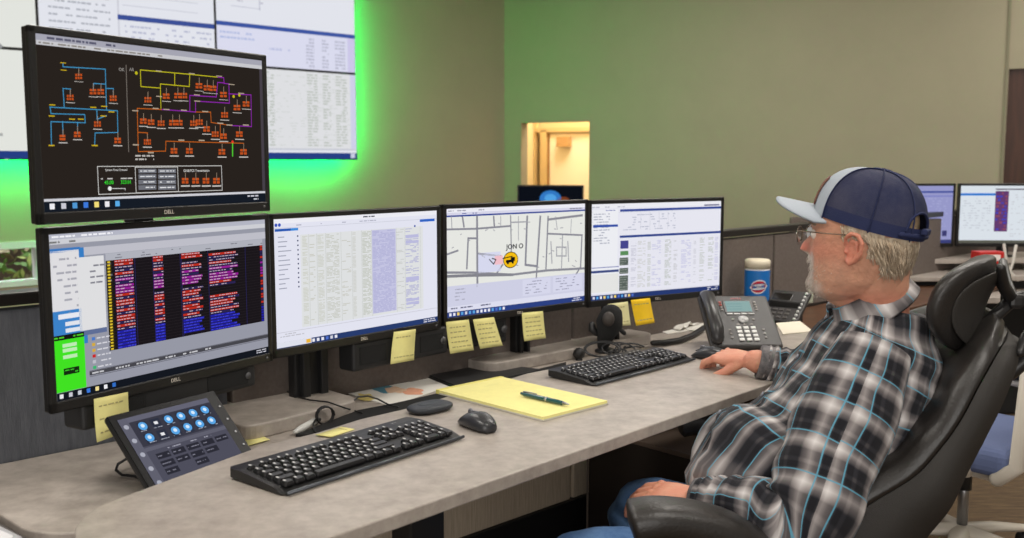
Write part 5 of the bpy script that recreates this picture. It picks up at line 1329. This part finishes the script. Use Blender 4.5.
for kn in (knR, knL):
    c = Vector((kn.x+.03, kn.y+.02, 0))
    rr = []
    for k in range(12):
        t = k/11; x = c.x+.09-.29*t; w = .047*(math.sin(PI*(.12+.80*t))**.4); h = .10-.055*smoothstep((t-.2)/.6)-.02*(t > .95)
        rr.append([Vector((x, c.y+w*math.cos(a), h/2+.003+h/2*math.copysign(abs(math.sin(a))**.7, math.sin(a)))) for a in [2*PI*q/20 for q in range(20)]])
    sh.loft(rr)
mp(sh, 'shoes', mat('shoe_brown', (70,52,40), .6))
# ================================================================== the man's chair
ch = thing('office_chair', 'black leather high-back office chair with headrest, the man sits in it', 'office chair', (.68, 2.02, 0))
def cp_(mb, name, m): return mb.build(name, m, ch, world=True)
def W3(px, py, y): return atd(px, py, y)
YC = 2.03
# backrest: side line (height, seam x, wing reach)
seam = [W3(832, 531, 1.80), W3(868, 505, 1.79), W3(913, 477, 1.79), W3(940, 448, 1.79), W3(960, 420, 1.79), W3(977, 388, 1.80), W3(992, 361, 1.82), W3(1001, 345, 1.86)]
backp = [W3(905, 575, 1.86), W3(932, 540, 1.85), W3(955, 512, 1.84), W3(972, 477, 1.84), W3(990, 442, 1.84), W3(1008, 405, 1.85), W3(1020, 370, 1.87), W3(1020, 346, 1.89)]
NL = 34
def lat_row(side_pt, depth_c, n=NL, cent=.05, round_=.0):
    """row across the chair: from the near edge at side_pt to its mirror image, the centre lying cent further back"""
    hw = YC-side_pt.y; row = []
    for j in range(n+1):
        s = -1+2*j/n; c = 1-abs(s)**2.2
        row.append(Vector((side_pt.x+depth_c*c, YC+s*hw, side_pt.z+cent*c)))
    return row
def cushion(name, m, pts, thick, off, c_, infl=.05, inset=.0, cz=.02):
    mb = MB(); N = 40; rings = []
    for i in range(N+1):
        t = i/N; p = catm(pts, t); q = catm(pts, min(1, t+.03)); q0 = catm(pts, max(0, t-.03)); T = (q-q0).normalized(); nrm = Vector((-T.z, 0, T.x)); 
        if nrm.x > 0: nrm = -nrm
        endf = smoothstep(min(t, 1-t)/.06); th = thick*(.35+.65*endf)
        front = []; rear = []
        for j in range(NL+1):
            s = -1+2*j/NL; w = (YC-p.y-inset)*(.94+.06*endf); ed = max(0, 1-abs(s)**6)**.5; c = 1-abs(s)**2.0
            base = Vector((p.x+c_*c, YC+s*w, p.z+cz*c))
            quilt = .004*math.sin(t*PI*7) if infl else 0
            front.append(base+nrm*(off+th*(.15+.85*ed)+quilt*ed)); rear.append(base+nrm*off)
        rings.append(front+rear[::-1])
    mb.loft(rings); return cp_(mb, name, m)
cushion('back_cushion', LEA, [p+Vector((-.0,0,0)) for p in seam], .055, .0, .075)
# shell between the seam surface and the back surface
mb = MB(); rings = []; N = 40
for i in range(N+1):
    t = i/N; p = catm(seam, t); q = catm(backp, t); A = []; B_ = []
    for j in range(NL+1):
        s = -1+2*j/NL; c = 1-abs(s)**2.0; hwa = YC-p.y; hwb = YC-q.y
        A.append(Vector((p.x+.003+.070*c, YC+s*hwa, p.z+.02*c-.001))); e = max(0, 1-abs(s)**4)**.5
        B_.append(Vector((q.x+.05*c, YC+s*hwb*(.90+.0*e), q.z)))
    rings.append(A+B_[::-1])
mb.loft(rings); cp_(mb, 'back_shell', SHELL)
# seat
st_c = Vector((.56, YC, 0))
mb = MB(); mb.box((.60, YC, .40), (.50, .50, .085), .035, seg=4); cp_(mb, 'seat', LEA)
mb = MB(); mb.box((.62, YC, .345), (.30, .28, .03), .008); mb.box((.92, YC, .40), (.28, .09, .03), .01); cp_(mb, 'mechanism', BLK)
MB().cyl((.62, YC, .07), (.62, YC, .34), .028).build('gas_column', BLK, ch, world=True)
for k in range(5):
    a = k*2*PI/5+.3; d = Vector((math.cos(a), math.sin(a), 0)); c = Vector((.62, YC, .09))
    MB().tube([c, c+d*.16-UP*.01, c+d*.30-UP*.025], [.03,.024,.016], 12, flat=.7).build('base_leg', BLK, ch, world=True)
    e = c+d*.30; MB().cyl(Vector((e.x-d.y*.022, e.y+d.x*.022, .030)), Vector((e.x+d.y*.022, e.y-d.x*.022, .030)), .029).build('caster', BLK2, ch, world=True)
# armrests
def arm(y, sgn):
    pts = [W3(628, 522, 1.68), W3(655, 518, 1.68), W3(690, 521, 1.69), W3(725, 531, 1.70), W3(752, 547, 1.71), W3(765, 560, 1.72)]
    if sgn > 0: pts = [Vector((p.x+.20, 2*YC-p.y, p.z-.01)) for p in pts]
    mb = MB(); rings = []; N = 36; NN = 28
    for i in range(N+1):
        t = i/N; p = catm(pts, t); T = (catm(pts, min(1, t+.03))-catm(pts, max(0, t-.03))).normalized(); nn_ = Vector((-T.z, 0, T.x)); nn_ = nn_ if nn_.z > 0 else -nn_
        e = min(1, math.sqrt(max(.0, 1-(1-min(t/.07, 1))**2))+.02)*min(1, math.sqrt(max(.0, 1-(1-min((1-t)/.07, 1))**2))+.02)
        rings.append([p+nn_*(.034*e*math.copysign(abs(math.sin(a))**.75, math.sin(a)))+Vector((0,1,0))*(.052*e*math.copysign(abs(math.cos(a))**.75, math.cos(a))) for a in [2*PI*k/NN for k in range(NN)]])
    mb.loft(rings); cp_(mb, 'armrest', LEA)
    a_, b_ = catm(pts, .35)-UP*.02, catm(pts, .75)-UP*.02
    yb = YC+sgn*.24
    MB().tube([a_, Vector((a_.x+.04, y, .52)), Vector((.50, yb, .40)), Vector((.50, YC+sgn*.15, .35))], .016, 12).tube([b_, Vector((b_.x, y, .52)), Vector((.66, yb, .40)), Vector((.66, YC+sgn*.15, .35))], .016, 12).build('arm_support', BLK, ch, world=True)
arm(1.69, -1); arm(2*YC-1.69, 1)
# headrest
ho = W3(966, 300, 1.98); tl_ = math.radians(14); fa = math.radians(32)
fwd = Vector((-math.cos(fa)*math.cos(tl_), math.sin(fa)*math.cos(tl_), math.sin(tl_)*1.0)).normalized(); sid = Vector((math.sin(fa), math.cos(fa), 0)); upv = sid.cross(fwd).normalized()
if upv.z < 0: upv = -upv
hm = frame_mat(ho, fwd, sid, upv)
def pad(mb, x0, th, hy, hz, curv, n=28):
    rings = []
    for i in range(n+1):
        ph = PI*max(.004, min(.996, i/n)); r = math.sin(ph)**.55; xo = -math.cos(ph)      # from back to front
        ring = []
        for j in range(44):
            a = 2*PI*j/44; y = hy*r*math.copysign(abs(math.cos(a))**.8, math.cos(a)); z = hz*r*math.copysign(abs(math.sin(a))**.85, math.sin(a))
            ring.append(Vector((x0+th*xo*(.8 if xo > 0 else .5)+curv*(y/hy)**2-.020*(z/hz)**2, y, z)))
        rings.append(ring)
    mb.loft(rings)
hd_ = MB(hm); pad(hd_, 0, .050, .150, .098, .035); cp_(hd_, 'headrest_pad', LEA)
hd_ = MB(hm); pad(hd_, -.030, .016, .125, .082, .035); cp_(hd_, 'headrest_shell', SHELL)
hb_ = MB(); 
c0 = W3(1012, 300, 1.98)
hb_.tube([W3(1001,268,1.90), W3(1003,285,1.93), c0], [.009,.012,.014], 12).tube([W3(984,324,1.96), W3(997,314,1.97), c0], [.012,.013,.014], 12)
hb_.tube([W3(1003,262,2.10), W3(1006,282,2.04), c0], [.009,.012,.014], 12)
hb_.tube([c0, W3(1030,296,1.98), W3(1046,310,1.98), W3(1046,334,1.98), W3(1030,356,1.98), W3(1008,374,1.98)], [.016,.015,.014,.014,.015,.016], 12)
hb_.tube([W3(1020,352,1.90), W3(1026,336,1.93), W3(1040,322,1.96), W3(1052,318,1.98)], .010, 10)
hb_.box(c0, (.03,.05,.03), .008)
cp_(hb_, 'headrest_bracket', mat('bracket_black', (38,37,37), .4))
# ================================================================== right background
FY = 5.25
far = thing('console_desk', 'far grey console desk with tiers of shelves below two monitors', 'desk', (2.6, 5.2, 0), math.radians(8))
for (dy, z, dep, th) in ((0, .66, .95, .03), (.10, .735, .70, .025), (.20, .80, .45, .025)):
    mb = MB(); n = 24; poly = []
    for k in range(n+1):
        x = -1.05+2.9*k/n; poly.append((x, -dep/2+dy+.10*((x-.2)/1.2)**2))
    poly += [(1.85, dep/2+.1), (-1.05, dep/2+.1)]
    mb.prism(poly, z-th, z, .004); mb.build('shelf', LAM, far)
MB().box((.4,.1,.35), (2.6,.5,.70), .01).build('base', BLK2, far)
MB().box((.4,.46,.50), (2.8,.03,1.0), .01).build('back_panel', FABW, far)
for x in (-.9, 0, .9, 1.6): MB().box((x,.30,.705), (.03,.3,.05), .004).build('divider', BLK, far)
yF = math.radians(8)
def far_mon(px0, px1, label, bg, Y, yaw):
    a = atd(px0, 214, Y); b = atd(px1, 214, Y); c = (a+b)/2
    return monitor('', (c.x, c.y, CH*0-.284), yaw, label, bg, .80, name='computer_monitor', logo=False)
mF, SF = far_mon(855, 957, 'far monitor with a lilac window screen partly hidden by the cap', (150,152,200), 5.15, math.radians(10))
SF.rect(0, .09, 1, .12, (60,75,150), lay=1); SF.rect(0, .17, 1, .185, (110,115,190), lay=1); SF.words(.3, .2, .95, .9, 16, (165,168,210), .35, .4, lay=1); SF.rect(.9, .78, .95, .88, (60,60,110), lay=2); SF.rect(0,.94,1,1,(60,65,120), lay=2); SF.build(mF)
mG, SG = far_mon(958, 1064, 'far monitor with a white screen and a narrow purple column', (218,225,232), 5.2, math.radians(-2))
SG.rect(0, .13, .36, .17, (40,120,210), lay=1); SG.rect(.34, .05, 1, .07, (70,60,80)); SG.rect(.34, .09, .47, .8, (100,60,110), lay=2); SG.words(.35, .1, .46, .79, 12, (150,80,90), .6, .5, lay=3, col2=(60,70,190)); SG.rect(0,.955,1,1,(90,90,80), lay=2); SG.words(.02,.2,.3,.8,14,(190,195,205),.4,.35,lay=1); SG.words(.5,.1,.98,.9,20,(195,198,205),.35,.35,lay=1); SG.build(mG)
rb = atd(987, 262, 4.95); rb.z = .80; o_ = thing('red_box', 'small red and white carton under the far white monitor', 'box', rb, .1)
MB().box((.0,0,.03), (.13,.08,.06), .003).build('carton', mat('carton_red', (190,40,36), .5), o_); MB().box((.0,-.0405,.03), (.09,.002,.03)).build('print', mat('carton_white', (235,225,220), .5), o_)
cb = MB().tube([atd(1004,245,5.0), atd(1006,262,4.98), atd(1010,272,4.98), atd(1018,280,4.97)], .008, 8).tube([atd(1016,246,5.0), atd(1013,262,4.98), atd(1008,276,4.98), atd(1003,284,4.97)], .008, 8)
tag(cb.build('white_cable', mat('cable_white', (200,196,188), .5)), 'white cables hanging below the far white monitor', 'cable')
# white and blue task chair
cx = at(962,524,.12); cx.z = 0; tcx = thing('task_chair', 'white-framed task chair with blue-grey seat at the right edge', 'office chair', cx, math.radians(-50))
WH = mat('chair_white', (214,206,192), .45); BLUE = mat('chair_blue', (92,104,140), .9, bump=.4, bscale=400)
MB().cyl((0,0,.10), (0,0,.34), .017).build('gas_column', SILV, tcx)
MB().cyl((0,0,.24), (0,0,.34), .024).build('column_sleeve', BLK, tcx)
for k in range(5):
    a = k*2*PI/5+1.25; d = Vector((math.cos(a), math.sin(a), 0))
    MB().tube([Vector((0,0,.10)), d*.14+UP*.092, d*.29+UP*.066], [.036,.027,.018], 12, flat=.65).build('base_leg', WH, tcx)
    e = d*.29; MB().cyl(Vector((e.x-d.y*.02, e.y+d.x*.02, .028)), Vector((e.x+d.y*.02, e.y-d.x*.02, .028)), .027).build('caster', BLK2, tcx)
MB().box((.02,0,.345), (.30,.26,.04), .012).build('mechanism', WH, tcx)
MB().box((.0,0,.415), (.48,.48,.09), .035, seg=4).build('seat', BLUE, tcx)
for sy in (-1, 1):
    MB().tube([(.10,sy*.20,.36), (.12,sy*.27,.40), (.12,sy*.28,.52), (.05,sy*.28,.56), (-.10,sy*.28,.565)], .016, 12).build('arm_frame', WH, tcx)
    MB().box((-.02,sy*.28,.585), (.24,.06,.025), .01).build('arm_pad', BLK2, tcx)
mb = MB(); mb.tube([(.20,-.22,.37), (.26,-.23,.42), (.28,-.23,.74), (.27,-.18,.79), (.27,.18,.79), (.28,.23,.74), (.26,.23,.42), (.20,.22,.37)], .024, 12); mb.build('back_frame', WH, tcx)
MB().box((.265,0,.60), (.03,.42,.34), .012).build('back_cushion', BLUE, tcx)
# ================================================================== monitor in front of the doorway
mm = (atd(520,185,8.3)+atd(581,185,8.3))/2
mk_, SK_ = monitor('', (mm.x, mm.y, mm.z-MH/2-CH), math.radians(-4), 'distant dark monitor with a blue and orange picture in front of the bright doorway', (12,16,24), .75, logo=False)
SK_.disc(.5, .34, .09, .07, (50,120,195), lay=1); SK_.disc(.50, .32, .05, .035, (80,160,225), lay=2); SK_.disc(.70, .36, .05, .022, (120,60,34), lay=1); SK_.build(mk_)
ot = thing('distant_desk', 'distant grey desk under the dark monitor by the doorway', 'desk', (mm.x, mm.y, 0), math.radians(-4))
MB().box((0,.1,.735), (1.5,.7,.03), .004).build('desktop', LAM, ot)
for sx in (-.7, .7):
    MB().box((sx,.1,.36), (.05,.6,.72), .004).build('leg', BLK, ot)
# ================================================================== video wall
VW, VH = 1.208, .680
gr_ = 'panels of the wall of large displays'
base0 = P0-ey*.12
def vpanel(k, row):
    c = base0-ex*(VW*(k+.5))+UP*(CH-.0+.005+VH*(row+.5))
    return c
names = {(0,0): 'rightmost panel in the bottom row of the wall display, with pale table columns', (1,0): 'bottom row wall display panel mostly behind the diagram monitor', (2,0): 'leftmost visible bottom wall display panel showing grey map lines',
         (0,1): 'rightmost panel in the upper row of the wall display, with a blue line', (1,1): 'upper wall display panel with list text, second from the right', (2,1): 'leftmost visible upper wall display panel showing grey map outlines'}
for (k, row), lab in names.items():
    c = vpanel(k, row); pr_ = thing('wall_display_panel', lab, 'display', (c.x, c.y, c.z-VH/2), ROOM, gr_)
    MB().box((0,.045,VH/2), (VW-.002,.08,VH-.002), .004).build('housing', BEZ, pr_)
    for q in (-.3,.3): MB().box((q,.10,VH/2), (.06,.03,VH*.7)).build('wall_mount', BLK, pr_)
    s = Scr(c-ey*-.0045-ey*.001, ex, UP, VW-.018, VH-.018, (226,228,236) if not (k == 2) else (226,228,222))
    if (k, row) == (0,0):
        s.rect(0,0,1,.9,(222,223,226), lay=1); s.words(.02,.05,.95,.86,26,(208,211,210),.3,.35,lay=2)
        for a, b in ((.15,.25),(.30,.38),(.62,.70),(.74,.80),(.84,.93)): s.words(a,.02,b,.86,26,(192,197,192),.85,.6,lay=3,wmin=.02,wmax=.05)
        s.rect(.955,0,1,.88,(206,208,232), lay=3); s.rect(0,.88,1,.9,(200,202,212), lay=4); s.rect(0,.93,1,1,(38,62,130), lay=4); s.rect(.95,.935,.985,.99,(200,205,225), lay=5)
    elif (k, row) == (1,0):
        s.words(.02,.05,.98,.86,24,(190,195,200),.4,.4,lay=2); s.rect(0,.93,1,1,(38,62,130), lay=4)
    elif (k, row) == (0,1):
        s.rect(0,.58,1,1,(218,219,238), lay=1); s.rect(0,.555,1,.60,(60,85,160), lay=2); s.words(.02,.64,.25,.75,2,(180,190,225),.8,.4,lay=2); s.words(.3,.78,.5,.83,1,(190,195,225),.8,.5)
        for a, b in ((.62,.68),(.74,.79),(.84,.92)): s.words(a,.64,b,.98,9,(185,186,206),.85,.6,lay=3)
        s.rect(.94,.60,1,1,(204,200,232), lay=3); s.words(.1,.1,.35,.35,4,(190,190,205),.4,.3,lay=2); s.rect(.1,.38,.3,.385,(170,172,190)); s.rect(.29,.2,.295,.4,(170,172,190))
    elif (k, row) == (1,1):
        s.words(.05,.3,.38,.95,10,(175,178,188),.75,.28,lay=2); s.rect(.42,.0,.43,1,(205,206,216)); s.rect(.42,.60,1,.65,(60,80,150), lay=3); s.words(.46,.68,.98,.95,5,(185,188,210),.5,.35,lay=2)
        for q in range(4): s.rect(.45,.2+q*.1,.9,.206+q*.1,(190,192,205))
    else:
        for pts in ([(.2,.1),(.75,.12),(.78,.5),(.76,.9),(.82,1)], [(.5,.3),(.78,.32)], [(.45,.55),(.78,.6)]): s.line([(x,y) for x, y in pts], (150,152,152), .022, px=False, lay=2)
        s.line([(.6,.45),(.74,.48)], (190,192,190), .01, px=False); s.line([(.55,.8),(.8,.78)], (170,172,170), .018, px=False)
        if row == 0: s.rect(0,.93,1,1,(38,62,130), lay=4)
    s.build(pr_)
# green light strip on the back edge of the wall display
GS = 62
led = thing('led_strip', 'green glowing light strip around the edge of the wall display', 'light strip', (base0.x, base0.y, CH), ROOM, None)
gm = emit((20,255,75), GS) if False else None
mg = bpy.data.materials.new('led_green'); mg.use_nodes = True; nt = mg.node_tree; nt.nodes.remove(nt.nodes['Principled BSDF']); e = nt.nodes.new('ShaderNodeEmission'); e.inputs[0].default_value = (.0,1,.15,1); e.inputs[1].default_value = LEDS
nt.links.new(e.outputs[0], nt.nodes['Material Output'].inputs[0])
MB().box((-.018,.105,VH+.02), (.012,.012,2*VH)).build('side_strip', mg, led)
MB().box((-VW*1.5,.105,.030), (3*VW-.05,.012,.012)).build('bottom_strip', mg, led)
# ================================================================== camera, light
cam = bpy.data.cameras.new('camera'); co = bpy.data.objects.new('camera', cam); COL.objects.link(co)
co.location = (0,0,CH); co.rotation_euler = (PI/2-PIT, 0, 0); cam.sensor_width = 36; cam.lens = F/1024*36; cam.clip_start = .05
cam.dof.use_dof = True; cam.dof.focus_distance = 2.25; cam.dof.aperture_fstop = 5.0
bpy.context.scene.camera = co
def area(name, loc, size, energy, col=(1,.93,.82), rot=(0,0,0)):
    l = bpy.data.lights.new(name, 'AREA'); l.shape = 'RECTANGLE'; l.size, l.size_y = size; l.energy = energy; l.color = col
    o = bpy.data.objects.new(name, l); COL.objects.link(o); o.location = loc; o.rotation_euler = rot; return o
for i, (x, y, e) in enumerate(LIGHTS): area('ceiling_lamp', (x, y, HC-.03), (1.2, .6), e, (1,.95,.88))
pc = (da+db)/2+rn*.8; area('passage_lamp', (pc.x, pc.y, 2.9), (.8,.8), 60, (1,.90,.72))
hc = (wa+wb)/2+ey*1.0; area('daylight', (hc.x, hc.y, 2.6), (3,1.5), 220, (.95,1,1))
area('camera_side_fill', (-.5, -4.5, 1.7), (4, 2.2), FILL, (1,.97,.94), (PI/2, 0, 0))  # added fill from behind the camera for under the desk and the face
w = bpy.data.worlds.new('world'); bpy.context.scene.world = w; w.use_nodes = True
w.node_tree.nodes['Background'].inputs[0].default_value = (*lin((225,220,212)), 1); w.node_tree.nodes['Background'].inputs[1].default_value = WORLD
sc = bpy.context.scene; sc.view_settings.view_transform = 'Standard'; sc.view_settings.look = 'None'; sc.view_settings.gamma = 1; sc.view_settings.use_curve_mapping = False; sc.view_settings.exposure = 0
sc.cycles.use_denoising = True; sc.cycles.max_bounces = 6; sc.cycles.sample_clamp_indirect = 6

for o in list(bpy.data.objects):
    if o.parent is None and 'category' in o:
        for key_, g_ in (('sticky_note', 'yellow sticky notes on the monitors and desk'), ('computer_monitor', 'computer monitors on the desks'), ('keyboard', 'black keyboards on the desk'), ('computer_mouse', 'computer mice on the desk'),
                         ('speaker_bar', 'speaker bars under the monitors'), ('monitor_riser', 'laminate monitor risers'), ('paper_sheet', 'loose white paper sheets')):
            if o.name.split('.')[0] == key_: o['group'] = g_
    if '_m' in o: del o['_m']
